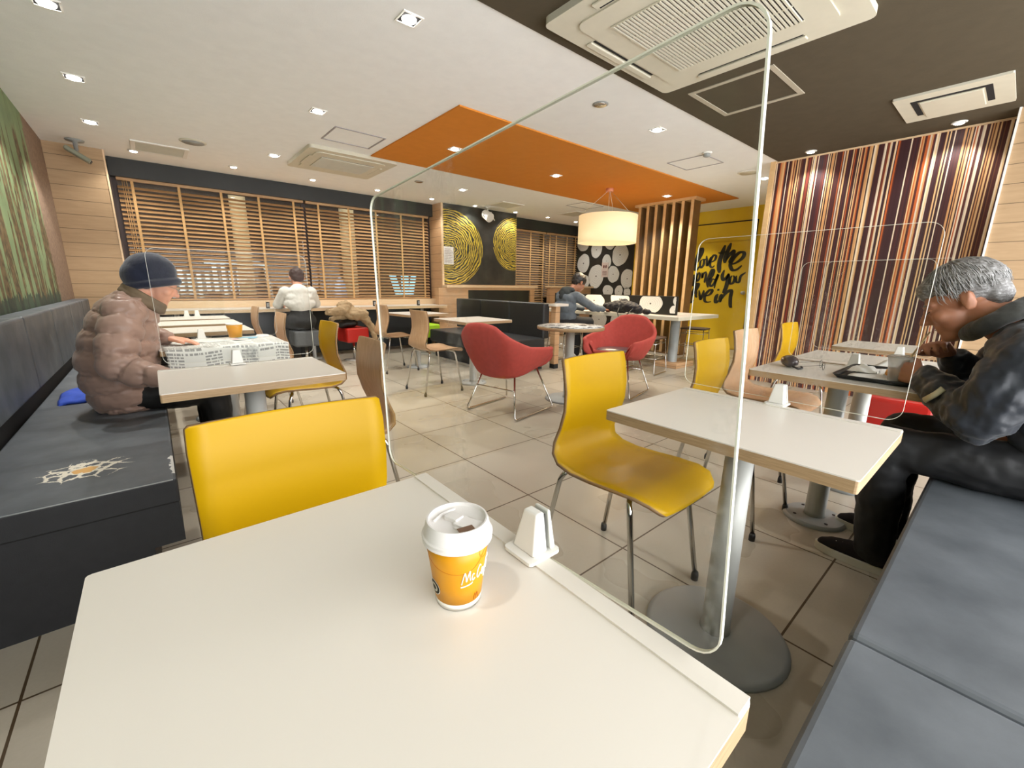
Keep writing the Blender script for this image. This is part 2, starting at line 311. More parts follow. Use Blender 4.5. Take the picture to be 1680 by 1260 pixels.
# ------------------------------------------------------------------ mesh helpers
class MB:
    def __init__(s): s.v = []; s.f = []; s.mi = []; s.sm = []; s.rad = {}
    def add(s, vs, fs, mi=0, sm=False):
        b = len(s.v); s.v += [tuple(v) for v in vs]
        for f in fs: s.f.append(tuple(b+i for i in f)); s.mi.append(mi); s.sm.append(sm)
        return b
    def box(s, x0, x1, y0, y1, z0, z1, mi=0, M4=None):
        vs = [Vector(p) for p in ((x0, y0, z0), (x1, y0, z0), (x1, y1, z0), (x0, y1, z0), (x0, y0, z1), (x1, y0, z1), (x1, y1, z1), (x0, y1, z1))]
        if M4: vs = [M4 @ v for v in vs]
        s.add(vs, [(0, 3, 2, 1), (4, 5, 6, 7), (0, 1, 5, 4), (1, 2, 6, 5), (2, 3, 7, 6), (3, 0, 4, 7)], mi)
        return s
    def tube(s, pts, r, n=10, mi=0, caps=True, flat=1.0):
        pts = [Vector(p) for p in pts]; N = len(pts)
        rs = r if isinstance(r, (list, tuple)) else [r]*N
        t0 = (pts[1]-pts[0]).normalized(); u = t0.orthogonal().normalized(); vs = []; 
        for i, p in enumerate(pts):
            t = (pts[min(i+1, N-1)]-pts[max(i-1, 0)])
            t = t.normalized() if t.length > 1e-9 else t0
            u = (u - t*u.dot(t)); u = u.normalized() if u.length > 1e-9 else t.orthogonal().normalized()
            w = t.cross(u)
            for k in range(n):
                a = 2*PI*k/n; vs.append(p + (u*math.cos(a) + w*math.sin(a)*flat)*rs[i])
        fs = [(i*n+k, i*n+(k+1) % n, (i+1)*n+(k+1) % n, (i+1)*n+k) for i in range(N-1) for k in range(n)]
        if caps: fs += [tuple(range(n-1, -1, -1)), tuple((N-1)*n+k for k in range(n))]
        s.add(vs, fs, mi, True); return s
    def lathe(s, prof, n=28, c=(0, 0, 0), mi=0, sx=1.0, sy=1.0):
        vs = []
        for r, z in prof:
            for k in range(n): a = 2*PI*k/n; vs.append((c[0]+r*sx*math.cos(a), c[1]+r*sy*math.sin(a), c[2]+z))
        N = len(prof)
        fs = [(i*n+k, i*n+(k+1) % n, (i+1)*n+(k+1) % n, (i+1)*n+k) for i in range(N-1) for k in range(n)]
        if prof[0][0] > 1e-6: fs.append(tuple(range(n-1, -1, -1)))
        if prof[-1][0] > 1e-6: fs.append(tuple((N-1)*n+k for k in range(n)))
        s.add(vs, fs, mi, True); return s
    def ball(s, c, r, n=16, m=10, mi=0, M4=None):
        rx, ry, rz = r if isinstance(r, (tuple, list)) else (r, r, r); vs = []; c = Vector(c)
        for i in range(m+1):
            p = PI*i/m
            for k in range(n):
                a = 2*PI*k/n; q = Vector((rx*math.sin(p)*math.cos(a), ry*math.sin(p)*math.sin(a), -rz*math.cos(p)))
                if M4: q = M4 @ q
                vs.append(c+q)
        fs = [(i*n+k, i*n+(k+1) % n, (i+1)*n+(k+1) % n, (i+1)*n+k) for i in range(m) for k in range(n)]
        s.add(vs, fs, mi, True); return s
    def cap(s, a, ra, b, rb, n=14):
        a = Vector(a); b = Vector(b); d = b-a; L = d.length
        if L < 1e-6: return s.ball(a, ra)
        d /= L; pts = []; rs = []
        for k in range(5): t = -PI/2+PI/2*k/5; pts.append(a+d*ra*math.sin(t)); rs.append(max(ra*math.cos(t), 1e-4))
        pts.append(a); rs.append(ra); pts.append(b); rs.append(rb)
        for k in range(1, 6): t = PI/2*k/5; pts.append(b+d*rb*math.sin(t)); rs.append(max(rb*math.cos(t), 1e-4))
        return s.tube(pts, rs, n)
    def chain(s, pr, n=14):
        for (a, ra), (b, rb) in zip(pr, pr[1:]): s.cap(a, ra, b, rb, n)
        return s
    def prism(s, poly, z0, z1, mi=0, side=None, sm=False):
        n = len(poly); vs = [(x, y, z0) for x, y in poly]+[(x, y, z1) for x, y in poly]
        s.add(vs, [tuple(range(n-1, -1, -1)), tuple(range(n, 2*n))], mi)
        s.add(vs, [(k, (k+1) % n, n+(k+1) % n, n+k) for k in range(n)], mi if side is None else side, sm); return s
    def grid(s, fn, nu, nv, mi=0, closeu=False):
        vs = [fn(i/(nu if closeu else nu-1), j/(nv-1)) for j in range(nv) for i in range(nu)]
        fs = [(j*nu+i, j*nu+(i+1) % nu, (j+1)*nu+(i+1) % nu, (j+1)*nu+i) for j in range(nv-1) for i in range(nu if closeu else nu-1)]
        s.add(vs, fs, mi, True); return s
    def mesh(s, name, mats):
        me = bpy.data.meshes.new(name); me.from_pydata(s.v, [], s.f); 
        for m in mats: me.materials.append(m)
        me.polygons.foreach_set('material_index', s.mi); me.polygons.foreach_set('use_smooth', s.sm); me.update()
        return me
def obj(name, mb, mats, parent=None, loc=(0, 0, 0), rot=0.0, bevel=0.0, segs=2, solid=None, sub=0, label=None, solid_rim=0):
    if not isinstance(mats, (list, tuple)): mats = [mats]
    me = mb.mesh(name, mats) if isinstance(mb, MB) else mb
    o = bpy.data.objects.new(name, me); COL.objects.link(o)
    if parent: o.parent = parent
    o.location = loc; o.rotation_euler = (0, 0, rot) if not isinstance(rot, (tuple, list)) else rot
    if solid: 
        md = o.modifiers.new('t', 'SOLIDIFY'); md.thickness = solid; md.offset = 0; md.material_offset_rim = solid_rim; md.use_even_offset = True
    if bevel: 
        md = o.modifiers.new('b', 'BEVEL'); md.width = bevel; md.segments = segs; md.limit_method = 'ANGLE'; md.angle_limit = math.radians(40)
    if sub:
        md = o.modifiers.new('s', 'SUBSURF'); md.levels = sub; md.render_levels = sub
    if label: o['label'] = label
    return o
def crisp(o, a=32):
    md = o.modifiers.new('e', 'EDGE_SPLIT'); md.split_angle = math.radians(a); return o
def tag(o, label, cat, group=None, kind=None):
    o['label'] = label
    if cat: o['category'] = cat
    if group: o['group'] = group
    if kind: o['kind'] = kind
    return o
def thing(name, label, cat, loc=(0, 0, 0), rot=0.0, group=None):
    o = bpy.data.objects.new(name, None); COL.objects.link(o); o.empty_display_size = 0.1
    o.location = loc; o.rotation_euler = (0, 0, rot); return tag(o, label, cat, group)
def struct(name, mb, mats, **k):
    o = obj(name, mb, mats, **k); o['kind'] = 'structure'; return o
def dup(root, loc, rot=None, label=None, group=None):
    r = root.copy(); COL.objects.link(r); r.location = loc
    if rot is not None: r.rotation_euler = (0, 0, rot)
    if label: r['label'] = label
    if group: r['group'] = group
    def rec(src, dst):
        for ch in list(src.children):
            c = ch.copy(); COL.objects.link(c); c.parent = dst; rec(ch, c)
    rec(root, r)
    return r
def B(*a, **k): return MB().box(*a, **k)
def arc(c, r, a0, a1, n, plane='xz'):
    out = []
    for i in range(n+1):
        a = a0+(a1-a0)*i/n; u, w = r*math.cos(a), r*math.sin(a)
        out.append({'xz': (c[0]+u, c[1], c[2]+w), 'yz': (c[0], c[1]+u, c[2]+w), 'xy': (c[0]+u, c[1]+w, c[2])}[plane])
    return out
def fillet(pts, r, n=5):
    pts = [Vector(p) for p in pts]; out = [pts[0]]
    for i in range(1, len(pts)-1):
        a, b, c = pts[i-1], pts[i], pts[i+1]; u = (a-b); w = (c-b); k = min(r, u.length*0.45, w.length*0.45)
        p0 = b+u.normalized()*k; p1 = b+w.normalized()*k
        for j in range(n+1): t = j/n; out.append(p0*(1-t)**2+b*2*t*(1-t)+p1*t*t)
    out.append(pts[-1]); return out
def rrect(x0, x1, y0, y1, r, n=5):
    out = []
    for cx, cy, a in ((x1-r, y1-r, 0), (x0+r, y1-r, PI/2), (x0+r, y0+r, PI), (x1-r, y0+r, 1.5*PI)):
        for k in range(n+1): t = a+PI/2*k/n; out.append((cx+r*math.cos(t), cy+r*math.sin(t)))
    return out

# ================================================================== STRUCTURE
struct('floor', B(-0.75, 8.1, -1.5, 7.2, -0.1, 0), M['floor'])
struct('ceiling', B(-0.75, 8.1, -1.5, 7.2, CH, CH+0.1), M['ceiling'])
struct('ceiling', B(-0.75, 5.6, -1.5, 2.0, CH-0.006, CH+0.004), M['ceiling_dark'])
struct('ceiling', B(2.05, 7.18, 3.11, 4.88, CH-0.012, CH+0.004), M['ceiling_orange'])
struct('wall_left', B(-0.75, -0.65, -1.5, 7.2, 0, CH), M['green'])
# plank cladding left of the long window
c = MB().box(-0.65, -0.20, 6.68, 7.2, 0, CH); struct('wall_far_left', c, M['plank'])
struct('trim_1', B(-0.20, -0.185, 6.675, 6.70, 0, CH), M['ledge'])
# window wall
w = MB(); w.box(-0.20, 8.1, 7.14, 7.24, 0, 0.86); w.box(-0.20, 8.1, 7.14, 7.24, 2.30, CH)
struct('wall_far', w, M['black_wall'])
struct('trim_2', B(-0.185, 4.0, 6.98, 7.14, 2.26, CH), M['black_wall'])
struct('trim_3', B(5.72, 8.0, 6.98, 7.14, 2.26, CH), M['black_wall'])
for k, (x0, x1) in enumerate(((-0.18, 4.0), (5.72, 8.0))):
    fr = MB(); fr.box(x0, x0+0.05, 7.10, 7.20, 0.82, 2.3); fr.box(x1-0.05, x1, 7.10, 7.20, 0.82, 2.3); fr.box(x0, x1, 7.14, 7.20, 0.82, 0.87); fr.box(x0, x1, 7.14, 7.20, 2.24, 2.3)
    mx = (x0+x1)/2; fr.box(mx-0.03, mx+0.03, 7.15, 7.20, 0.87, 2.24)
    wn = struct('window_%d' % (k+1), fr, M['dark_frame'])
    obj('window_glass', B(x0+0.05, x1-0.05, 7.17, 7.176, 0.87, 2.24), M['glass'], wn)
struct('trim_4', B(-0.18, 4.0, 6.93, 7.10, 0.745, 0.835), M['ledge'], bevel=0.004)
# pillar block with the ring mural
p = MB().box(4.0, 5.72, 6.70, 7.2, 0, CH); struct('wall_pillar', p, M['plank_pink'])
mu = B(4.03, 5.70, 6.680, 6.70, 1.10, CH-0.002); tag(obj('ring_mural', mu, M['rings']), 'dark mural of large yellow growth rings on the wood pillar', 'mural')
struct('trim_5', B(3.995, 4.03, 6.675, 6.70, 0, CH), M['ledge'])
# low partitions with ledges
pt = MB(); pt.box(3.84, 4.46, 6.56, 6.675, 0, 1.04); pt.box(6.0, 6.12, 6.56, 6.675, 0, 1.04); pt.box(4.46, 6.0, 6.56, 6.675, 1.0, 1.04); pt.box(4.46, 6.0, 6.60, 6.675, 0, 1.0, mi=1)
q = thing('low_partition', 'wood clad half wall with black recess under the ring mural', 'partition', (0, 0, 0))
obj('panel', pt, [M['plank_pink'], M['black_wall']], q); obj('ledge', B(3.98, 6.16, 6.50, 6.675, 1.04, 1.085), M['ledge'], q, bevel=0.006)
pt = MB(); pt.box(6.6, 7.1, 6.58, 6.68, 0, 1.06); pt.box(7.6, 7.95, 6.58, 6.68, 0, 1.06); pt.box(7.1, 7.6, 6.62, 6.68, 0, 1.06, mi=1)
q = thing('low_partition', 'second half wall behind the person in the grey hoodie', 'partition', (0, 0, 0))
obj('panel', pt, [M['plank_pink'], M['black_wall']], q); obj('ledge', B(6.56, 7.95, 6.50, 6.70, 1.06, 1.10), M['ledge'], q, bevel=0.006)
# yellow wall and door
w = MB().box(8.0, 8.1, 2.0, 5.42, 0, CH); struct('wall_right_far', w, M['yellow_wall'])
struct('wall_back_far', B(8.0, 8.1, 5.42, 7.2, 0, CH), M['mural_black'])
struct('trim_6', B(7.96, 8.0, 5.36, 5.46, 0, CH), M['yellow_wall'])
d1 = MB(); d1.box(7.985, 8.0, 3.10, 4.22, 0.02, 1.90); d1.box(7.985, 8.0, 3.10, 4.22, 1.915, 2.22)
dr = struct('door_1', d1, M['yellow_wall'], bevel=0.003)
gp = MB(); gp.box(7.990, 8.0, 3.085, 3.10, 0, 2.24); gp.box(7.990, 8.0, 4.22, 4.235, 0, 2.24); gp.box(7.990, 8.0, 3.085, 4.235, 2.22, 2.24)
obj('door_gap', gp, M['void'], dr)
kn = MB().lathe([(0.0, 0), (0.03, 0.0), (0.032, 0.012), (0.014, 0.02), (0.014, 0.04), (0.028, 0.055), (0.026, 0.075), (0.0, 0.08)], 16)
obj('door_knob', kn, M['steel'], dr, loc=(7.985, 3.17, 1.02), rot=(0, -PI/2, 0))
# striped wall, return and plank column on the right
struct('wall_right', B(5.5, 5.6, -1.5, 2.04, 0, CH), M['stripes'])
struct('wall_return', B(5.6, 8.0, 1.94, 2.04, 0, CH), M['ceiling'])
struct('trim_7', B(5.47, 5.62, 2.02, 2.07, 0, CH), M['fin_edge'])
struct('trim_8', B(5.485, 5.5, 0.25, 2.03, CH-0.02, CH-0.006), M['ledge'])
struct('wall_right_near', B(5.25, 5.5, -1.5, 0.262, 0, CH), M['plank'])
struct('trim_9', B(5.235, 5.5, 0.262, 0.275, 0, CH), M['white'])
# outside, at night; dark box added to shut out the world light
ex = MB().box(-3, 12, 10.4, 10.5, -0.5, 4); ex.box(-3, 12, 7.24, 10.4, -0.6, -0.5); ex.box(-3.1, -3, 7.24, 10.5, -0.5, 4); ex.box(12, 12.1, 7.24, 10.5, -0.5, 4)
ex.box(-3, 12, 7.24, 10.4, 3.2, 3.3)
struct('wall_street_box', ex, mat('dark street box', S(62, 48, 38), 0.9, var=0.3, nsc=3))
for x0, x1, lb in ((1.22, 1.47, 'pale round pillar outside, seen through the left blind'), (3.06, 3.34, 'pale pillar outside, seen through the second blind')):
    tag(obj('street_pillar', MB().lathe([((x1-x0)/2, -0.5), ((x1-x0)/2, 3.2)], 20, ((x0+x1)/2, 9.0, 0)), mat('pale pillar', S(205, 180, 140), 0.8, emit=S(180, 140, 90), es=0.0)), lb, 'pillar')
for x0, x1, lean, lb in ((4.06, 4.20, 0.13, 'leftmost of the three glowing blue sign bars outside the window'), (4.34, 4.50, 0.0, 'middle glowing blue sign bar outside the window'), (4.58, 4.69, -0.08, 'rightmost of the three glowing blue sign bars outside the window')):
    b = MB(); vs = [(x0, 9.0, 1.27), (x1, 9.0, 1.27), (x1+lean, 9.0, 0.86), (x0+lean, 9.0, 0.86)]; vs += [(x, 9.05, z) for x, _, z in vs]
    b.add(vs, [(0, 1, 2, 3), (7, 6, 5, 4), (0, 4, 5, 1), (1, 5, 6, 2), (2, 6, 7, 3), (3, 7, 4, 0)])
    tag(obj('lit_sign', b, mat('lit sign', S(130, 190, 220), 0.5, emit=S(150, 205, 235), es=1.6)), lb, 'sign', 'glowing sign bars outside')
tag(obj('street_blue_shape', MB().lathe([(0.0, 0.72), (0.10, 0.74), (0.13, 0.80), (0.10, 1.08), (0.03, 1.2), (0.0, 1.21)], 16, (2.98, 9.0, 0)), mat('blue-white shape', S(120, 140, 165), 0.5, emit=S(150, 170, 200), es=0.35)), 'dim blue-white shape glowing outside the second blind', 'lamp')  # blue-white shape of unknown kind, given emission to glow
fr = MB(); fr.tube(fillet([(0.75, 9.0, 1.42), (1.66, 9.0, 1.42), (1.72, 9.0, 0.4)], 0.1), 0.035, 8)
tag(obj('street_white_frame', fr, mat('white frame outside', S(215, 222, 225), 0.4, emit=S(170, 185, 195), es=0.25)), 'white rounded frame shape outside behind the left blind', 'outdoor frame')  # white gate-like shape, given a faint glow though it is no lamp
sf = MB()
for i in range(9): sf.box(0.30+0.13*i+random.uniform(-.02, .02), 0.36+0.13*i, 9.9, 9.95, 0.75+random.uniform(0, .2), 1.25+random.uniform(0, .2))
tag(obj('lit_shopfront', sf, mat('lit shopfront', S(180, 186, 190), 0.6, emit=S(190, 198, 205), es=0.8)), 'row of lit white shop windows across the street', 'shopfront')

# ------------------------------------------------------------------ log murals
def log_mural(name, discs, x, y0, y1, z0, z1, parent=None):
    mb = MB(); rad = []
    rnd = random.Random(5)
    for (cy, cz, ry, rz) in discs:
        n = 30; rings = 8; ry *= 1.08; rz *= 1.08; ph = [rnd.uniform(0, 6.28) for _ in range(3)]; vs = [(x, cy, cz)]; ra = [0.0]
        for k in range(1, rings+1):
            f = k/rings
            for j in range(n):
                a = 2*PI*j/n; w = 1+0.04*math.sin(2*a+ph[0])+0.03*math.sin(3*a+ph[1])+0.015*math.sin(7*a+ph[2])
                yy = min(max(cy+ry*f*w*math.cos(a), y0), y1); zz = min(max(cz+rz*f*w*math.sin(a), z0), z1)
                vs.append((x, yy, zz)); ra.append(f)
        fs = [(0, 1+(j+1) % n, 1+j) for j in range(n)]+[(1+(k-1)*n+j, 1+(k-1)*n+(j+1) % n, 1+k*n+(j+1) % n, 1+k*n+j) for k in range(1, rings) for j in range(n)]
        mb.add(vs, fs); rad += ra
    me = mb.mesh(name, [M['log']]); at = me.attributes.new('rad', 'FLOAT', 'POINT'); at.data.foreach_set('value', rad)
    return me
discs = [(5.83, 1.78, .20, .21), (5.98, 1.37, .15, .165), (6.18, 1.66, .115, .135), (6.49, 1.92, .15, .16), (6.86, 1.63, .17, .20), (6.46, 1.33, .21, .24), (5.60, 1.27, .15, .20),
         (6.10, 1.01, .13, .12), (5.80, 1.00, .10, .12), (6.12, 2.06, .14, .14), (5.62, 2.16, .12, .16), (6.90, 2.10, .17, .18), (6.82, 1.20, .15, .17), (5.58, 0.98, .08, .1), (6.48, 2.30, .14, .13), (5.9, 2.3, .15, .13), (6.3, .72, .2, .15), (5.8, .7, .16, .13), (5.75, .35, .2, .2), (6.3, .35, .2, .18), (6.8, .7, .2, .2)]
q = tag(obj('log_mural', B(7.97, 7.995, 5.47, 7.12, 0.02, CH-0.01), M['mural_black']), 'black mural with white log ends on the far right wall', 'mural')
obj('log_ends', log_mural('log_ends', discs, 7.968, 5.48, 7.11, 0.03, CH-0.02), M['log'], q)
q = thing('wall_notice', 'small pink and white notice pasted over the log mural', 'notice', (7.96, 6.21, 1.47))
obj('notice_sheet', B(-0.004, 0.004, -0.09, 0.09, -0.16, 0.16), mat('pink notice', S(232, 214, 206), .7), q)
nb = MB(); nb.ball((-0.006, 0.03, 0.07), (0.002, 0.022, 0.035)); nb.ball((-0.006, -0.03, 0.07), (0.002, 0.022, 0.035))
for k in range(4): nb.box(-0.006, -0.003, -0.06, 0.06, -0.04-0.025*k, -0.03-0.025*k)
obj('notice_print', nb, M['notice_ink'], q)
q = thing('wall_notice', 'white paper notice taped to the yellow ring mural', 'notice', (4.13, 6.675, 1.595))
obj('notice_sheet', B(-0.10, 0.10, -0.003, 0.003, -0.15, 0.15), M['paper'], q)
nb = MB()
for k in range(9): nb.box(-0.08, 0.04+0.04*((k*7) % 3)/2, -0.005, -0.003, 0.11-0.028*k, 0.115-0.028*k)
obj('notice_print', nb, M['notice_ink'], q)

# ------------------------------------------------------------------ brush lettering
def strokes(name, lines, mapf, mats, parent=None, wscale=1.0, off=0.0):
    mb = MB()
    for pts, w in lines:
        # Catmull-Rom through the points, ribbon of varying width
        P = [Vector((a, b, 0)) for a, b in pts]; Q = []
        PP = [P[0]]+P+[P[-1]]
        for i in range(1, len(PP)-2):
            for j in range(6):
                t = j/6; p0, p1, p2, p3 = PP[i-1:i+3]
                Q.append(0.5*((2*p1)+(p2-p0)*t+(2*p0-5*p1+4*p2-p3)*t*t+(3*p1-p0-3*p2+p3)*t**3))
        Q.append(P[-1]); n = len(Q); L = []; 
        for i, p in enumerate(Q):
            d = Q[min(i+1, n-1)]-Q[max(i-1, 0)]; d = d.normalized() if d.length else Vector((1, 0, 0))
            nr = Vector((-d.y, d.x, 0)); s = i/(n-1)
            ww = w*wscale*(0.35+0.65*min(1, 5*s, 4*(1-s)+0.15))*(0.62+0.5*abs(d.y))
            L.append((p+nr*ww, p-nr*ww))
        vs = []; 
        for a, b in L: vs += [mapf(a.x, a.y, off), mapf(b.x, b.y, off)]
        mb.add(vs, [(2*i, 2*i+1, 2*i+3, 2*i+2) for i in range(n-1)])
    return obj(name, mb, mats, parent)
# picture coordinates of the strokes in a 1440x1260 drawing, x right, y down
LT = [  # love
 ([(350, 505), (400, 470), (450, 390), (490, 300), (485, 250), (455, 262), (425, 350), (400, 470), (405, 545), (440, 545), (470, 500)], 19),
 ([(510, 400), (480, 430), (478, 490), (500, 520), (530, 480), (530, 410), (505, 400)], 13), ([(530, 410), (560, 400)], 10),
 ([(562, 350), (575, 420), (585, 490), (610, 440), (630, 370)], 14),
 ([(630, 450), (690, 420), (705, 365), (670, 350), (635, 410), (630, 490), (665, 520), (700, 495)], 14),
 # the
 ([(820, 215), (790, 330), (765, 450), (770, 540), (785, 600)], 24), ([(728, 318), (790, 325), (850, 300)], 12),
 ([(900, 190), (865, 300), (842, 400), (845, 465)], 22), ([(850, 440), (900, 350), (950, 300), (945, 370), (915, 440), (920, 480)], 18),
 ([(930, 490), (1010, 460), (1085, 395), (1090, 335), (1030, 330), (960, 400), (925, 490), (960, 560), (1020, 560), (1085, 505)], 20),
 # world
 ([(345, 575), (355, 660), (345, 770), (385, 700), (400, 620)], 18), ([(400, 700), (395, 780), (430, 730), (440, 590)], 16),
 ([(470, 600), (445, 650), (450, 715), (485, 690), (490, 610), (462, 590)], 13), ([(520, 590), (535, 670), (545, 610), (590, 580)], 12), ([(590, 590), (585, 670), (575, 740)], 14),
 ([(640, 720), (680, 640), (695, 570), (670, 560), (640, 640), (620, 740), (640, 810)], 18),
 ([(740, 700), (690, 690), (660, 750), (680, 790), (725, 750), (770, 620), (745, 720), (735, 820)], 15),
 # you
 ([(850, 560), (830, 640), (850, 700), (900, 660), (920, 610)], 18), ([(920, 610), (915, 720), (900, 820), (870, 890)], 22),
 ([(970, 640), (945, 690), (955, 750), (995, 740), (1010, 680), (985, 640)], 15), ([(1030, 640), (1035, 720), (1075, 730), (1090, 650), (1150, 600)], 14),
 # live
 ([(290, 1005), (370, 950), (450, 860), (490, 770), (455, 760), (425, 840), (390, 950), (395, 1040), (440, 1000)], 17),
 ([(470, 860), (465, 930), (485, 960)], 14), ([(505, 850), (525, 930), (545, 985), (575, 900), (580, 850)], 15),
 ([(600, 940), (680, 910), (710, 850), (665, 850), (610, 920), (610, 1000), (650, 1025), (710, 1015)], 16),
 # in
 ([(800, 900), (775, 960), (780, 1020), (820, 1000)], 20), ([(780, 845), (815, 838)], 16),
 ([(860, 900), (840, 960), (845, 1020)], 19), ([(845, 1000), (900, 900), (960, 850), (990, 860), (985, 950), (1000, 1070), (1025, 1075)], 19)]
# left and right of the drawing are y 4.26 .. 3.02 on the wall
def wall_map(a, b, off): return (7.982-off, 4.245-(a-290)*(4.245-3.16)/(1165-290), 1.88-(b-190)*(1.88-0.775)/(1075-190))
tag(strokes('brush_lettering', LT, wall_map, M['ink'], wscale=1.25), 'black brush lettering "love the world you live in" on the yellow door', 'lettering')

# ------------------------------------------------------------------ slat screen
q = thing('slat_screen', 'floor to ceiling screen of brown upright wooden fins', 'room divider', (6.55, 3.985, 0))
obj('head_plate', B(-0.04, 0.26, -0.54, 0.54, CH-0.05, CH-0.012), M['fin_edge'], q)
for k in range(7):
    y = -0.465+0.155*k
    f = MB(); f.box(0.012, 0.22, y-0.022, y+0.022, 0.02, CH-0.05); f.box(0.0, 0.012, y-0.022, y+0.022, 0.02, CH-0.05, mi=1)
    obj('fin', f, [M['fin_side'], M['fin_edge']], q)
obj('base_rail', B(0, 0.22, -0.50, 0.50, 0, 0.02), M['fin_side'], q)

# ------------------------------------------------------------------ blinds
def blind(x0, x1, z0, z1, tapes, label, gi):
    q = thing('wooden_blind', label, 'blind', (0, 0, 0), group=gi)
    s = MB(); n = int((z1-z0-0.07)/0.0505)
    for k in range(n):
        z = z0+0.055+k*0.0505+random.uniform(-.002, .002); a = math.radians(38)
        m4 = Matrix.Translation((0, 7.06, z)) @ Matrix.Rotation(a, 4, 'X')
        s.box(x0, x1, -0.025, 0.025, -0.0015, 0.0015, M4=m4)
    obj('slats', s, M['blind'], q); obj('headrail', B(x0, x1, 7.03, 7.09, z1-0.04, z1), M['blind'], q); obj('bottom_rail', B(x0, x1, 7.035, 7.085, z0, z0+0.025), M['blind'], q, bevel=0.004)
    for t in tapes: obj('ladder_tape', B(t-0.014, t+0.014, 7.036, 7.040, z0+0.02, z1-0.02), M['tape'], q)
    return q
b = blind(-0.135, 1.885, 0.84, 2.27, (0.0, 0.44, 0.88, 1.31, 1.75), 'wide wooden slat blind at the left end of the long window', 'wooden window blinds')
c = MB()
for dx in (0.0, 0.018, 0.04): c.tube([(-0.085+dx, 7.03, 2.24), (-0.082+dx, 7.028, 1.6), (-0.075+dx, 7.03, 1.05-dx*4)], 0.003, 6)
obj('pull_cord', c, M['tape'], b)
blind(1.915, 3.94, 0.84, 2.27, (2.09, 2.54, 2.98, 3.42, 3.84), 'wide wooden slat blind beside the wood pillar', 'wooden window blinds')
blind(5.78, 6.86, 0.60, 2.25, (6.0, 6.42, 6.80), 'narrow wooden slat blind just right of the ring mural', 'wooden window blinds')
blind(6.89, 7.93, 0.84, 2.25, (7.0, 7.2, 7.56, 7.85), 'narrow wooden slat blind next to the log mural', 'wooden window blinds')

# ------------------------------------------------------------------ benches
q = thing('wall_bench', 'long dark bench along the green wall with a torn seat', 'bench', (0, 0, 0))
sc_ = MB(); sc_.box(-0.545, -0.02, 1.76, 6.5, 0.33, 0.42, mi=1); sc_.mi[1] = 0
obj('seat_cushion', sc_, [M['seat_torn'], M['bench_side']], q, bevel=0.008, segs=2, label='blue-grey vinyl seat torn open near its end')
obj('piping', MB().tube([(-0.54, 1.759, 0.4185), (-0.03, 1.759, 0.4185)], 0.0022, 6), M['grey_plastic'], q)
obj('seat_box', B(-0.545, -0.024, 1.763, 6.5, 0.185, 0.34), M['bench_side'], q)
obj('plinth', B(-0.60, -0.11, 1.775, 6.5, 0.0, 0.19), M['bench_side'], q)
ys = [1.72, 2.50, 3.34, 4.18, 5.02, 5.86, 6.5]
for a, b in zip(ys, ys[1:]):
    obj('back_cushion', B(-0.645, -0.53, a+0.003, b-0.003, 0.50, 0.89), M['seat'], q, bevel=0.014, segs=3)
obj('back_gap', B(-0.645, -0.56, 1.74, 6.5, 0.2, 0.5), M['void'], q)  # black filler box paints the shade in the gap behind the seat
q = thing('near_bench', 'blue-grey vinyl bench cushions at the lower right', 'bench', (0, 0, 0))
for a, b in ((-0.2, 0.955), (0.96, 2.56)):
    sc_ = MB().box(a, b, -0.42, 0.10, 0.375, 0.425)
    obj('seat_cushion', sc_, M['seat'], q, bevel=0.014, segs=3)
obj('seat_box', B(-0.2, 2.56, -0.42, 0.088, 0.17, 0.38), M['bench_side'], q); obj('plinth', B(-0.2, 2.56, -0.42, 0.02, 0, 0.17), M['bench_side'], q)
# black booth
q = thing('booth_bench', 'black vinyl booth bench with high back, beside the wood post', 'bench', (0, 0, 0))
obj('seat_cushion', B(3.22, 3.90, 3.95, 5.80, 0.24, 0.42), M['black_vinyl'], q, bevel=0.02, segs=3)
obj('plinth', B(3.30, 3.90, 4.0, 5.78, 0, 0.25), M['bench_side'], q)
for a, b in ((4.0, 4.70), (4.705, 5.40), (5.405, 6.10)): obj('back_cushion', B(3.90, 4.02, a, b, 0.40, 0.87), M['black_vinyl'], q, bevel=0.02, segs=3)
q = thing('booth_end_post', 'pale wood post with a white top at the end of the black booth', 'post', (0, 0, 0))
obj('post', B(4.03, 4.115, 3.90, 3.99, 0.06, 0.83), M['plank_pink'], q, bevel=0.006); obj('foot', B(4.033, 4.112, 3.903, 3.988, 0, 0.06), M['bench_side'], q)
obj('cap', MB().prism(rrect(3.985, 4.25, 3.86, 4.02, 0.04), 0.83, 0.862), M['laminate'], q, bevel=0.004)

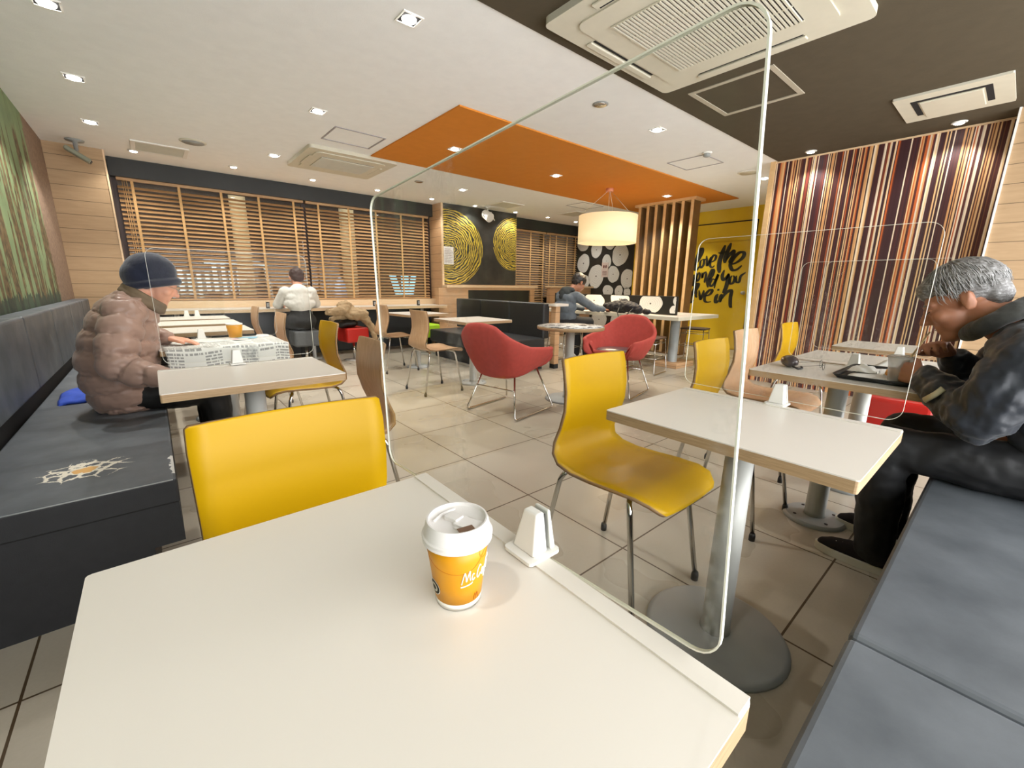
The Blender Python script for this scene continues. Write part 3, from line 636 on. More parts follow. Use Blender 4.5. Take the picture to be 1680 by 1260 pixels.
# ------------------------------------------------------------------ tables
def table(label, cx, cy, w, d, rot=0, base=0.2, colr=0.042, group='small white laminate tables', strip=1, rod=0):
    q = thing('cafe_table', label, 'table', (cx, cy, 0), rot, group)
    t = MB(); t.prism(rrect(-w/2, w/2, -d/2, d/2, 0.006, 2), 0.690, 0.717, mi=1); t.prism(rrect(-w/2, w/2, -d/2, d/2, 0.006, 2), 0.717, 0.720, mi=0)
    obj('tabletop', t, [M['laminate'], M['table_edge']], q, bevel=0.0012)
    if strip == 1: obj('edge_strip', B(w/2-0.026, w/2-0.001, -d/2+.002, d/2-.002, 0.720, 0.7225), M['strip'], q)
    if strip == 2: obj('edge_strip', B(-w/2+.002, w/2-.002, d/2-0.026, d/2-0.001, 0.720, 0.7225), M['strip'], q)
    obj('column', MB().lathe([(colr*1.12, 0.012), (colr, 0.04), (colr*0.96, 0.3), (colr*0.9, 0.676)], 24), M['steel'], q)
    obj('top_bracket', B(-0.12, 0.12, -0.12, 0.12, 0.674, 0.690), M['steel_dark'], q)
    bp = MB().lathe([(base*1.02, 0.0), (base*1.02, 0.006), (base, 0.012), (base*0.94, 0.018), (colr*1.2, 0.022)], 40)
    crisp(obj('base_plate', bp, M['steel_dark'], q))
    if base < 0.16:
        for k in range(4): a = PI/4+k*PI/2; obj('screw', MB().lathe([(0.009, 0.018), (0.007, 0.022)], 8, (base*.72*math.cos(a), base*.72*math.sin(a), 0)), M['black'], q)
    return q
T1 = table('large near white table holding the orange cup', 0.127, 0.390, 0.476, 0.60, base=0.2)
table('white table beside the yellow chair at mid right, with nothing on it', 1.243, 0.443, 0.476, 0.61, base=0.205)
table('white table with the black tray and spectacles', 2.325, 0.46, 0.48, 0.60, base=0.125)
table('white table just behind the tray table', 2.865, 0.46, 0.48, 0.60, base=0.125)
table('farthest white table in front of the striped wall', 3.72, 0.47, 0.50, 0.60, base=0.125, strip=0)
table('white table left of the near yellow chairs, in front of the newspaper', 0.275, 1.995, 0.60, 0.49, base=0.14, strip=2)
table('white table covered by the newspaper and orange paper cup', 0.30, 3.13, 0.62, 0.50, base=0.14, strip=0)
table('bare white table right behind the orange paper cup', 0.28, 4.08, 0.60, 0.48, base=0.14, strip=0)
table('white table second closest to the window counter', 0.29, 4.80, 0.60, 0.50, base=0.14, strip=0)
table('white table closest to the window counter, with two clear stands', 0.29, 5.45, 0.60, 0.48, base=0.14, strip=0)
table('white table by the window with the wood chair facing it', 2.64, 5.10, 0.60, 0.60, rot=0.1, base=0.15, strip=0)
table('white table by the booth, left of the left red armchair', 2.68, 3.86, 0.62, 0.62, rot=0.02, base=0.15, strip=0)
q = thing('round_table', 'round table with black and white printed top between the red armchairs', 'table', (3.02, 2.72, 0))
obj('tabletop', MB().lathe([(0.0, 0.688), (0.31, 0.688), (0.318, 0.69)], 48).lathe([(0.318, 0.69), (0.32, 0.716), (0.316, 0.719)], 48, mi=1).lathe([(0.316, 0.7195), (0.0, 0.72)], 48, mi=2), [M['table_edge'], M['table_edge'], M['roundtop']], q)
obj('column', MB().lathe([(0.05, 0.012), (0.045, 0.05), (0.042, 0.688)], 24), M['steel'], q)
obj('base_plate', MB().lathe([(0.22, 0.0), (0.22, 0.01), (0.20, 0.016), (0.05, 0.02)], 40), M['steel_dark'], q)
# window counter
q = thing('window_counter', 'long pale counter under the wooden blinds', 'counter', (0, 0, 0))
t = MB(); t.box(-0.19, 3.92, 6.42, 7.0, 0.70, 0.74); t.box(-0.19, 3.92, 6.418, 7.0, 0.74, 0.745, mi=1)
obj('worktop', t, [M['ledge'], M['laminate']], q)
for x in (0.2, 1.72, 3.5): obj('leg', MB().lathe([(0.10, 0), (0.10, 0.008), (0.028, 0.015), (0.025, 0.70)], 16, (x, 6.55, 0)), M['steel'], q)
obj('back_panel', B(-0.19, 3.95, 7.09, 7.135, 0.02, 0.70), M['black_wall'], q)
for x in (0.75, 1.06, 2.22, 3.05, 3.62):
    pass
for x, lb in ((1.18, 'small dark socket box on the counter left of the person in white'), (2.66, 'small dark socket box on the counter above the beige coat'), (3.42, 'small dark socket box on the counter near the wood pillar')):
    s = thing('socket_box', lb, 'socket box', (x, 6.52, 0.745)); obj('housing', B(-0.02, 0.02, -0.02, 0.02, 0, 0.085), M['black'], s, bevel=0.004); obj('faceplate', B(-0.015, 0.015, -0.0225, -0.02, 0.02, 0.07), M['grey_plastic'], s)
# high shared counter at right centre with log print screen
q = thing('shared_counter', 'white counter table with a low screen in the middle, right of centre', 'counter', (0, 0, 0))
t = MB(); t.box(5.12, 6.25, 2.78, 5.3, 0.672, 0.715, mi=1); t.box(5.12, 6.25, 2.78, 5.3, 0.715, 0.720)
obj('worktop', t, [M['laminate'], M['cream']], q, bevel=0.002)
obj('column', MB().lathe([(0.075, 0.0), (0.065, 0.02), (0.065, 0.672)], 24, (5.55, 3.05, 0)), M['steel_dark'], q)
obj('column', MB().lathe([(0.075, 0.0), (0.065, 0.02), (0.065, 0.672)], 24, (5.55, 4.9, 0)), M['steel_dark'], q)
obj('footing', B(5.38, 5.85, 2.88, 3.22, 0, 0.07), M['plank_pink'], q, bevel=0.004)
q = tag(obj('counter_screen', B(5.44, 5.47, 2.99, 5.30, 0.722, 0.975), M['black'], bevel=0.003), 'low black framed screen with white log ends on the counter', 'screen')
ld = [(3.40, 0.865, .22, .16), (3.93, 0.91, .20, .14), (4.42, 0.875, .24, .14), (3.02, 0.78, .09, .08), (3.0, .92, .06, .08), (4.85, .86, .18, .15), (5.15, .9, .14, .14)]
ld = [(a_, b_, c_*.80, d_*.84) for a_, b_, c_, d_ in ld]
obj('log_ends', log_mural('log_ends_low', ld, 5.438, 3.01, 5.28, 0.745, 0.965), M['log'], q)

# ------------------------------------------------------------------ chairs
def chair(name_lbl, face, group):
    q = thing('plywood_chair', name_lbl, 'chair', (0, 0, 0), 0, group)
    prof = [(.150, .836), (.149, .831), (.138, .79), (.128, .72), (.130, .65), (.150, .58), (.172, .52), (.170, .475), (.135, .447), (.07, .436), (-.02, .438), (-.11, .444), (-.19, .446), (-.235, .437), (-.262, .415), (-.268, .404)]
    wid = [.168, .174, .176, .175, .174, .174, .176, .184, .196, .203, .206, .206, .202, .192, .168, .150]
    n = 11
    def fn(u, v):
        i = v*(len(prof)-1); k = int(min(i, len(prof)-2)); t = i-k
        y = prof[k][0]*(1-t)+prof[k+1][0]*t; z = prof[k][1]*(1-t)+prof[k+1][1]*t; w = wid[k]*(1-t)+wid[k+1]*t
        s = u*2-1; back = max(0, min(1, (z-.46)/.1))
        y -= -0.022*back*(1-s*s)*0.9; z += (0.010*s*s)*(1-back)
        return (s*w, y, z)
    s = MB().grid(fn, n, len(prof))
    obj('shell', s, [face, M['ply_edge']], q, solid=0.012, solid_rim=1, bevel=0)
    for sx in (-1, 1):
        for sy, name in ((-1, 'leg'), (1, 'leg')):
            yf = -0.225 if sy < 0 else 0.205; yt = -0.13 if sy < 0 else 0.10
            l = MB().tube(fillet([(sx*0.07, yt, .424), (sx*0.165, yt+sy*0.02, .424), (sx*0.178, yt+sy*0.035, .395), (sx*0.205, yf, 0.022)], 0.05), 0.0095, 10)
            lg = obj(name, l, M['chrome'], q)
            obj('foot_cap', MB().lathe([(0.013, 0.0), (0.0135, 0.02), (0.011, 0.034)], 12, (sx*0.205, yf, 0)), M['black'], lg)
    x = MB(); x.tube([(-0.09, -0.13, .424), (0.09, -0.13, .424)], 0.0095, 8); x.tube([(-0.09, 0.10, .424), (0.09, 0.10, .424)], 0.0095, 8); x.box(-0.05, 0.05, -0.14, 0.11, 0.424, 0.436)
    obj('under_frame', x, M['steel'], q)
    return q
GY = 'yellow plywood chairs'; GW = 'beech plywood chairs'
CY = chair('nearest yellow chair, only its back showing behind the cup table', M['yellow'], GY); CY.location = (0.185, 0.74, 0)
dup(CY, (1.235, 0.835, 0), 0, 'yellow chair with its whole seat visible in the middle of the room')
dup(CY, (2.09, 0.80, 0), 0, 'yellow chair right behind the empty white table')
dup(CY, (3.70, 0.96, 0), 0, 'small far yellow chair in front of the striped wall')
dup(CY, (0.72, 2.90, 0), -PI/2, 'yellow chair pushed in at the newspaper table on the left')
CW = chair('beech chair next to the tray table on the right', M['ply_face'], GW); CW.location = (2.83, 0.93, 0)
dup(CW, (0.585, 1.87, 0), -PI/2-0.07, 'beech chair with a tall curved back behind the nearest yellow chair')
dup(CW, (2.15, 3.83, 0), PI/2, 'beech chair left of the left red armchair')
dup(CW, (2.30, 5.08, 0), PI/2, 'beech chair facing the window table, farther back')
dup(CW, (0.66, 3.98, 0), -PI/2, 'beech chair right below the person in the white shirt')
dup(CW, (0.66, 5.12, 0), -PI/2, 'farthest beech chair, left of the person in the white shirt')

# red armchairs
def armchair(label):
    q = thing('red_armchair', label, 'armchair', (0, 0, 0), 0, 'red tub armchairs')
    # faces +x
    def rim(th):   # th 0 = back, pi = front
        a = abs(th)/PI*180
        if a < 26: return 0.40-0.02*(a/26)**2
        if a < 84: t = (a-26)/58; return 0.20+0.18*(1-t)**1.6
        if a < 86: t = 1.0; t = t*t*(3-2*t); return 0.40*(1-t)+0.20*t
        if a < 130: return 0.20-0.03*(a-86)/44
        if a < 137: t = (a-130)/7; return 0.02+0.15*math.sqrt(max(0, 1-t*t))
        return 0.02
    prof_r = [0.0, .35, .7, .9, 1.0]
    def fn(u, v):
        th = (u*2-1)*PI
        cx, cy = -math.cos(th), math.sin(th)
        # rounded-square plan
        k = 1.0/((abs(cx)**3+abs(cy)**3)**(1/3.0))
        h = rim(th)
        if v < 0.5:
            f = v/0.5; r = f*0.235; z = 0.365+0.035*f**4+0.045*cx*f
            return (cx*k*r, cy*k*r, z)
        f = (v-0.5)/0.5
        r = 0.235+0.085*math.sin(f*PI*0.5)*min(1, h/0.2)+0.01*f
        x = cx*k*r*(1.0 if cx < 0 else 1.0+0.16*min(1, cx*2)*min(1, h/0.1)); z = 0.40+0.045*cx*(1-f)+h*f
        if cx < -0.2: x -= 0.05*f*min(1, h/0.3)
        return (x, cy*k*r*0.97, z)
    s = MB().grid(fn, 96, 15, closeu=True)
    obj('shell', s, M['red_fabric'], q, solid=0.042, sub=1)
    p = MB().lathe([(0.0, 0.425), (0.19, 0.425), (0.215, 0.440), (0.19, 0.462), (0.0, 0.468)], 28, (0.05, 0, 0))
    obj('seat_pad', p, M['pad'], q, label='glossy dark seat pad')
    for sy in (-1, 1):
        y0, y1 = sy*0.17, sy*0.27
        f = MB().tube(fillet([(-0.14, y0, 0.375), (-0.26, y1, 0.012), (0.31, y1, 0.012), (0.17, y0, 0.39)], 0.03), 0.008, 10)
        obj('sled_runner', f, M['chrome'], q)
    f = MB(); f.tube([(-0.19, -0.21, 0.235), (-0.19, 0.21, 0.235)], 0.006, 8); f.tube([(-0.14, -0.17, 0.372), (-0.14, 0.17, 0.372)], 0.008, 8); f.tube([(0.17, -0.17, 0.384), (0.17, 0.17, 0.384)], 0.008, 8)
    obj('cross_bars', f, M['chrome'], q)
    return q
RA = armchair('left red armchair, seen from behind'); RA.location = (2.32, 2.79, 0); RA.rotation_euler.z = math.radians(12)
dup(RA, (3.66, 2.62, 0), math.radians(194), 'right red armchair, facing us past the round table')

# ------------------------------------------------------------------ stools
def box_stool(label, x, y, m, rot=0):
    q = thing('box_stool', label, 'stool', (x, y, 0), rot, 'box stools at the window counter')
    obj('cushion', B(-0.165, 0.165, -0.165, 0.165, 0.27, 0.475), m, q, bevel=0.025, segs=3)
    obj('post', MB().lathe([(0.02, 0.01), (0.02, 0.27)], 16), M['chrome'], q)
    obj('base_plate', MB().lathe([(0.14, 0.0), (0.14, 0.008), (0.03, 0.014)], 28), M['steel'], q)
    return q
box_stool('dark grey box stool under the person in the white shirt', 1.50, 6.08, M['grey_vinyl'])
box_stool('red box stool with a beige coat on it', 2.16, 6.14, M['red_vinyl'], 0.12)
box_stool('lime green box stool near the wood pillar', 3.30, 6.06, M['lime'])
def wire_stool(label, x, y, rot, h=0.47):
    q = thing('wire_stool', label, 'stool', (x, y, 0), rot, 'wood topped wire stools')
    obj('seat', MB().prism(rrect(-0.18, 0.18, -0.18, 0.18, 0.05), h-0.018, h), M['dark_wood'], q, bevel=0.004)
    for sy in (-1, 1):
        f = MB().tube(fillet([(-0.15, sy*0.16, h-0.02), (-0.20, sy*0.19, 0.010), (0.20, sy*0.19, 0.010), (0.15, sy*0.16, h-0.02)], 0.02), 0.006, 8)
        obj('sled_runner', f, M['chrome'], q)
    f = MB()
    for z, k in ((h-0.075, 1.01), (h-0.26, 1.07)): f.tube([(-0.16*k, -0.165*k, z), (0.16*k, -0.165*k, z), (0.16*k, 0.165*k, z), (-0.16*k, 0.165*k, z), (-0.16*k, -0.165*k, z)], 0.005, 6)
    obj('cross_bars', f, M['chrome'], q)
    return q
wire_stool('wire stool under the person in the grey hoodie', 4.50, 4.16, 0, 0.50)
wire_stool('wire stool between the right red armchair and the counter column', 4.86, 3.02, 0.15)
wire_stool('wire stool at the counter end in front of the yellow door', 6.28, 3.12, 0.2, 0.50)
wire_stool('wire stool under the middle of the shared counter', 4.90, 3.55, 0.1)

# ------------------------------------------------------------------ acrylic sheets and clips
def sheet(label, origin, axis, w, z0, z1, r=0.035, m=None):
    # vertical sheet, width w along axis ('x' or 'y')
    q = thing('acrylic_screen', label, 'screen', origin, 0 if axis == 'x' else PI/2, 'clear acrylic table screens')
    a0, a1 = w if isinstance(w, tuple) else (0, w); poly = rrect(a0, a1, z0, z1, r, 6)
    n = len(poly); th = 0.0022 if axis == 'y' else 0.003; b = 0.0018 if isinstance(w, tuple) else 0.0009
    x0_, x1_ = min(p[0] for p in poly), max(p[0] for p in poly)
    inn = rrect(x0_+b, x1_-b, z0+b, z1-b, max(r-b, 0.001), 6)
    vi = [(x, -th, z) for x, z in inn]+[(x, th, z) for x, z in inn]; vs = [(x, -th, z) for x, z in poly]+[(x, th, z) for x, z in poly]
    face = MB(); face.add(vi, [tuple(range(n)), tuple(range(2*n-1, n-1, -1))])
    rim = MB(); rim.add(vs+vi, [(k, n+k, n+(k+1) % n, (k+1) % n) for k in range(n)]+[(k, (k+1) % n, 2*n+(k+1) % n, 2*n+k) for k in range(n)]+[(n+k, 3*n+k, 3*n+(k+1) % n, n+(k+1) % n) for k in range(n)], 0, False)
    obj('pane', face, m or (M['acrylic_low'] if axis == 'x' else M['acrylic']), q); obj('polished_edge', rim, M['sheet_edge'], q, label='polished rim coloured bright for its edge glow')
    return q
def clip(label, x, y, z, rot=0, s=1.0):
    # origin at the slot; the thick jaw stands on the table side (-x)
    q = thing('screen_clip', label, 'clip', (x, y, z), rot, 'white clips holding the acrylic screens')
    obj('base', MB().prism(rrect(-0.044*s, 0.017*s, -0.030*s, 0.030*s, 0.007*s, 3), 0, 0.005*s), M['white'], q, bevel=0.0012)
    for (a, b, a2, b2) in ((-0.032, -0.0032, -0.019, -0.0032), (0.0032, 0.013, 0.0032, 0.009)):
        c = MB(); h = 0.064*s
        lo = [(a*s, -0.023*s, 0.005*s), (b*s, -0.023*s, 0.005*s), (b*s, 0.023*s, 0.005*s), (a*s, 0.023*s, 0.005*s)]
        hi = [(a2*s, -0.014*s, h), (b2*s, -0.014*s, h), (b2*s, 0.014*s, h), (a2*s, 0.014*s, h)]
        c.add(lo+hi, [(0, 3, 2, 1), (4, 5, 6, 7), (0, 1, 5, 4), (1, 2, 6, 5), (2, 3, 7, 6), (3, 0, 4, 7)])
        obj('jaw', c, M['white'], q, bevel=0.0035*s, segs=3)
    obj('rubber_pad', B(-0.0031*s, -0.0024*s, -0.014*s, 0.014*s, 0.006*s, 0.061*s), M['black'], q)
    return q
q = sheet('largest clear screen, standing on the near table beside the cup', (0.3705, 0.395, 0.712), 'y', (-0.273, 0.475), 0.0, 0.566, 0.03); q.rotation_euler = (0, math.radians(3.2), PI/2)
clip('white clip beside the orange cup', 0.3705, 0.376, 0.7225, 0, 0.94)
sheet('clear screen on the empty white table at mid right', (1.507, 0.15, 0), 'y', 0.62, 0.735, 1.25)
clip('white clip on the empty white table', 1.507, 0.445, 0.7225)
sheet('clear screen between the tray table and the next table', (2.595, 0.26, 0), 'y', 0.50, 0.735, 1.22)
clip('white clip beside the black tray', 2.592, 0.47, 0.7205)
sheet('clear screen behind the tray table, closest to the striped wall', (3.125, 0.24, 0), 'y', 0.55, 0.735, 1.25)
clip('white clip farthest toward the striped wall', 3.122, 0.38, 0.7205)
sheet('clear screen in front of the man in the knit hat', (0.0, 2.255, 0), 'x', 0.59, 0.738, 1.21)
clip('grey-white clip in front of the newspaper', 0.255, 2.235, 0.7225, PI/2)
sheet('clear screen behind the newspaper table', (0.02, 3.372, 0), 'x', 0.63, 0.7215, 1.10)
clip('white clip behind the newspaper', 0.21, 3.372, 0.7205, PI/2)
sheet('clear screen near the window counter', (-0.02, 5.655, 0), 'x', 0.62, 0.7215, 1.2)
clip('white clip at left on the table by the window counter', 0.255, 5.655, 0.72, PI/2)
clip('white clip at right on the table by the window counter', 0.345, 5.655, 0.72, PI/2)

# ================================================================== CEILING FITTINGS AND LAMPS
WARM = (1.0, 0.975, 0.92)
def spot(parent, energy, size=118, blend=0.5, col=WARM, z=-0.035, tilt=None, rad=0.035):
    ld = bpy.data.lights.new('downlight_beam', 'SPOT'); ld.energy = energy; ld.spot_size = math.radians(size); ld.spot_blend = blend
    ld.color = col; ld.shadow_soft_size = rad
    lo = bpy.data.objects.new('downlight_beam', ld); COL.objects.link(lo); lo.parent = parent; lo.location = (0, 0, z)
    if tilt: lo.rotation_euler = tilt
    return lo
E_MAIN, E_WIN, E_DARK = 56.0, 20.0, 14.0
def downlight(x, y, label, group, energy, kind='square', z=CH, lit=True, size=104, tilt=None):
    q = thing('downlight', label, 'ceiling light', (x, y, z), 0, group)
    if kind == 'square':
        f = MB(); a, b = 0.058, 0.049
        for x0, x1, y0, y1 in ((-a, a, b, a), (-a, a, -a, -b), (-a, -b, -b, b), (b, a, -b, b)): f.box(x0, x1, y0, y1, -0.006, 0.0)
        obj('trim_frame', f, M['white'], q); obj('well', B(-b, b, -b, b, -0.002, 0.0), M['void'], q)
        obj('lens', MB().lathe([(0.0, -0.016), (0.03, -0.014), (0.038, -0.008), (0.038, -0.002)], 20), M['bulb'], q)
    else:
        obj('trim_ring', MB().lathe([(0.040, -0.010), (0.05, -0.006), (0.052, 0.0), (0.040, -0.002), (0.040, -0.010)], 24), M['white'], q)
        obj('lens', MB().lathe([(0.0, -0.018), (0.028, -0.015), (0.039, -0.005)], 20), M['bulb'], q)
    if lit: spot(q, energy, size, tilt=tilt)
    return q
GC = 'square downlights in the white ceiling'; GO = 'downlights in the orange ceiling panel'
for x, y, lb in ((-0.21, 3.48, 'square downlight at the top left corner of the ceiling'), (-0.21, 4.54, 'square downlight above the man in the knit hat, middle of the left row'), (-0.21, 5.64, 'square downlight of the left row nearest the security camera'),
                 (1.25, 2.37, 'large square downlight at the top centre of the ceiling'), (1.25, 4.0, 'square downlight left of the ceiling hatch'), (1.25, 5.63, 'square downlight left of the small air conditioner'),
                 (3.73, 5.61, 'square downlight between the orange panel and the ring mural'), (3.66, 2.37, 'bright downlight seen through the large clear screen, between panel and dark ceiling'), (6.16, 2.38, 'square downlight just left of the striped wall')):
    downlight(x, y, lb, GC, E_MAIN)
for x, y, lb in ((2.59, 4.03, 'leftmost downlight in the orange ceiling panel'), (4.11, 4.06, 'middle downlight in the orange ceiling panel'), (6.20, 3.75, 'downlight in the orange panel next to the fin screen')):
    downlight(x, y, lb, GO, E_MAIN, z=CH-0.012)
downlight(7.60, 3.97, 'small downlight washing the yellow wall', 'wall washing downlights', 60, 'round', tilt=(0, math.radians(18), 0))
WX = (0.06, 0.98, 1.89, 2.80, 3.72, 4.58, 5.52, 6.38, 7.23)
WL = ('at the left end, over the plank wall corner', 'second from the left plank wall', 'third from the left plank wall', 'fourth from the left plank wall', 'just left of the wood pillar', 'above the left yellow ring', 'above the right yellow ring', 'over the narrow blind right of the ring mural', 'nearest the log mural')
for x, lb in zip(WX, WL): downlight(x, 6.50, 'round light by the windows '+lb, 'round lights along the windows', E_WIN, 'round', size=130)
downlight(5.32, 1.65, 'round light at the left end of the striped wall', 'lights over the striped wall', E_DARK, 'round', z=CH-0.006, size=120)
downlight(5.32, 0.60, 'round light at the right end of the striped wall', 'lights over the striped wall', E_DARK, 'round', z=CH-0.006, size=120)
# unseen lamps outside the picture, put in to light the near tables
for (x, y), lb in zip(((-0.45, 0.42), (1.25, 0.45), (2.65, -0.45), (-0.4, -1.1)), ('round downlight over the left end of the near table, above the photo', 'round downlight over the bare table at mid right, above the photo', 'unseen round downlight added for light over the right bench, above the photo', 'unseen round downlight added for light behind the viewer')):
    downlight(x, y, lb, 'downlights over the near tables', 24 if x < -0.42 else 7, 'round', z=CH-0.006)

# big ceiling cassette
def cassette(label, cx, cy, w, d, z, gx, gy, slots, gdir='x'):
    q = thing('air_conditioner', label, 'air conditioner', (cx, cy, z))
    body = MB().prism(rrect(-w/2, w/2, -d/2, d/2, 0.04), -0.035, 0.0)
    obj('casing', body, M['cream'], q, bevel=0.012, segs=3)
    obj('inner_panel', MB().prism(rrect(-w*.40, w*.40, -d*.40, d*.40, 0.06), -0.043, -0.034), M['cream'], q, bevel=0.006)
    obj('grille_recess', B(-gx, gx, -gy, gy, -0.0445, -0.040), M['void'], q)
    g = MB(); n = int(2*gy/0.0205)
    for k in range(n): y = -gy+0.0205*(k+0.5); g.box(-gx, gx, y-0.0048, y+0.0048, -0.052, -0.044)
    for k in range(5): x = -gx+2*gx*k/4; g.box(x-0.003, x+0.003, -gy, gy, -0.050, -0.044)
    obj('grille', g, M['cream'], q)
    for (x0, x1, y0, y1) in slots:
        s = obj('air_slot', B(x0, x1, y0, y1, -0.0365, -0.030), M['void'], q)
        if x1-x0 > y1-y0: f = B(x0, x1, y0+0.018*(1 if y0 < 0 else -0.0)-0.004, y0+0.030, -0.040, -0.036) if False else B(x0-0.01, x1+0.01, (y1+0.004 if y0 > 0 else y0-0.045), (y1+0.045 if y0 > 0 else y0-0.004), -0.046, -0.036)
        else: f = B((x1+0.004 if x0 > 0 else x0-0.045), (x1+0.045 if x0 > 0 else x0-0.004), y0-0.01, y1+0.01, -0.046, -0.036)
        obj('flap', f, M['cream'], q, bevel=0.006)
    return q
cassette('large square ceiling air conditioner with ribbed grille on the dark ceiling', 2.375, 1.305, 1.20, 1.17, CH-0.006, 0.34, 0.34,
         [(-0.29, 0.29, 0.485, 0.50), (-0.29, 0.29, -0.50, -0.485), (0.49, 0.505, -0.29, 0.29), (-0.505, -0.49, -0.29, 0.29)])
cassette('smaller ceiling air conditioner beside the corner of the orange panel', 1.905, 5.38, 0.96, 0.94, CH, 0.29, 0.23,
         [(0.345, 0.365, -0.18, 0.18), (-0.365, -0.345, -0.18, 0.18)])
def hatch(label, x0, x1, y0, y1, z, m, w=0.022):
    f = MB()
    for a in ((x0, x1, y0, y0+w), (x0, x1, y1-w, y1), (x0, x0+w, y0+w, y1-w), (x1-w, x1, y0+w, y1-w)): f.box(a[0], a[1], a[2], a[3], z-0.005, z)
    return tag(obj('ceiling_hatch', f, m), label, 'hatch', 'ceiling hatches')
hatch('square hatch frame in the white ceiling above the small air conditioner', 1.47, 1.95, 4.25, 4.68, CH, M['frame_grey'], 0.014)
hatch('pale hatch frame in the dark ceiling next to the large air conditioner', 3.17, 3.77, 1.265, 1.825, CH-0.006, mat('hatch trim', S(176, 168, 150), .6), 0.034)
hatch('faint hatch frame near the right end of the orange panel', 4.66, 5.10, 2.42, 2.86, CH, M['frame_grey'], 0.008)
hatch('faint hatch frame above the pendant lamp', 5.72, 6.26, 4.99, 5.39, CH, M['frame_grey'], 0.010)
def vent(label, x0, x1, y0, y1, z):
    q = thing('ceiling_vent', label, 'vent', (0, 0, 0), group='white ceiling vents')
    f = MB()
    for a in ((x0, x1, y0, y0+.04), (x0, x1, y1-.04, y1), (x0, x0+.04, y0+.04, y1-.04), (x1-.04, x1, y0+.04, y1-.04)): f.box(a[0], a[1], a[2], a[3], z-0.012, z)
    obj('frame', f, M['white'], q, bevel=0.002); obj('backing', B(x0+.03, x1-.03, y0+.03, y1-.03, z-0.004, z), M['grey_plastic'], q)
    s = MB(); n = int((y1-y0-.08)/.022)
    for k in range(n): y = y0+.05+k*.022; s.box(x0+.04, x1-.04, y, y+.010, z-0.010, z-0.004)
    obj('slats', s, M['cream'], q); return q
vent('ribbed vent near the window at the left of the ceiling', 0.04, 0.52, 6.02, 6.46, CH)
vent('square vent between the ring mural and the orange panel', 4.69, 5.18, 5.86, 6.33, CH)
vent('vent left of the pendant lamp, far ceiling', 6.25, 6.7, 5.60, 6.10, CH)
q = thing('ceiling_diffuser', 'cream air diffuser panel with dark slots near the striped wall', 'vent', (4.68, 0.585, CH-0.006))
obj('panel', MB().prism(rrect(-0.31, 0.31, -0.295, 0.295, 0.01), -0.016, 0), M['cream'], q, bevel=0.003)
obj('slot', B(-0.20, -0.165, -0.20, 0.21, -0.018, -0.015), M['void'], q); obj('slot', B(-0.165, 0.16, 0.175, 0.21, -0.018, -0.015), M['void'], q); obj('slot', B(-0.165, 0.16, -0.20, -0.165, -0.018, -0.015), M['void'], q)
obj('inner_plate', B(-0.155, 0.21, -0.155, 0.165, -0.026, -0.016), M['cream'], q, bevel=0.004)
def disc(name, label, cat, x, y, r, z, m=None, h=0.012):
    q = thing(name, label, cat, (x, y, z))
    obj('rim', MB().lathe([(0.0, -h), (r*0.85, -h), (r, -h*0.4), (r, 0)], 28), m or M['white'], q)
    return q
q = disc('ceiling_speaker', 'round pale speaker in the ceiling beside the left vent', 'speaker', 0.53, 5.68, 0.115, CH, M['cream'])
obj('speaker_mesh', MB().lathe([(0.0, -0.0145), (0.095, -0.0135), (0.095, -0.011)], 28), M['grey_plastic'], q)
q = disc('ceiling_speaker', 'round white ceiling speaker left of the striped wall', 'speaker', 5.72, 2.40, 0.12, CH)
obj('speaker_mesh', MB().lathe([(0.0, -0.0145), (0.10, -0.0135), (0.10, -0.011)], 28), M['cream'], q)
for x, y, lb in ((2.86, 2.37, 'round unlit fitting right of the orange panel'), (3.02, 5.61, 'round unlit fitting between the small air conditioner and the pillar')):
    q = disc('unlit_fitting', lb, 'ceiling fitting', x, y, 0.062, CH, M['grey_plastic'], 0.006)
    obj('inner_ring', MB().lathe([(0.0, -0.010), (0.022, -0.010), (0.03, -0.006), (0.045, -0.010), (0.048, -0.005)], 20), M['chrome'], q)
q = thing('smoke_detector', 'small round smoke detector above the faint hatch', 'smoke detector', (4.62, 2.38, CH))
obj('base', MB().lathe([(0.05, 0), (0.05, -0.012), (0.0, -0.013)], 20), M['white'], q); obj('head', MB().lathe([(0.034, -0.012), (0.036, -0.035), (0.02, -0.045), (0.0, -0.046)], 20), M['grey_plastic'], q)
# pendant
q = thing('pendant_lamp', 'round cream drum lamp hanging from the orange ceiling', 'lamp', (5.19, 4.05, 0))
obj('canopy', MB().lathe([(0.055, CH-0.012), (0.055, CH-0.05), (0.0, CH-0.052)], 20), mat('salmon canopy', S(214, 140, 110), 0.5), q)
sh = MB().lathe([(0.412, 1.71), (0.415, 1.71), (0.415, 2.08), (0.412, 2.08)], 56); obj('lamp_shade', sh, M['shade'], q, solid=0.003)
obj('diffuser', MB().lathe([(0.0, 1.722), (0.41, 1.722)], 56), M['shade_in'], q, solid=0.004)
wr = MB()
for k in range(3): a = k*2*PI/3+0.4; wr.tube([(0.03*math.cos(a), 0.03*math.sin(a), CH-0.05), (0.41*math.cos(a), 0.41*math.sin(a), 2.075)], 0.003, 6)
wr.tube([(0, 0, CH-0.05), (0, 0, 1.95)], 0.004, 6)
for k in range(3): a = k*2*PI/3+0.4; wr.tube([(0, 0, 2.07), (0.41*math.cos(a), 0.41*math.sin(a), 2.07)], 0.004, 6)
obj('suspension_wires', wr, M['cream'], q)
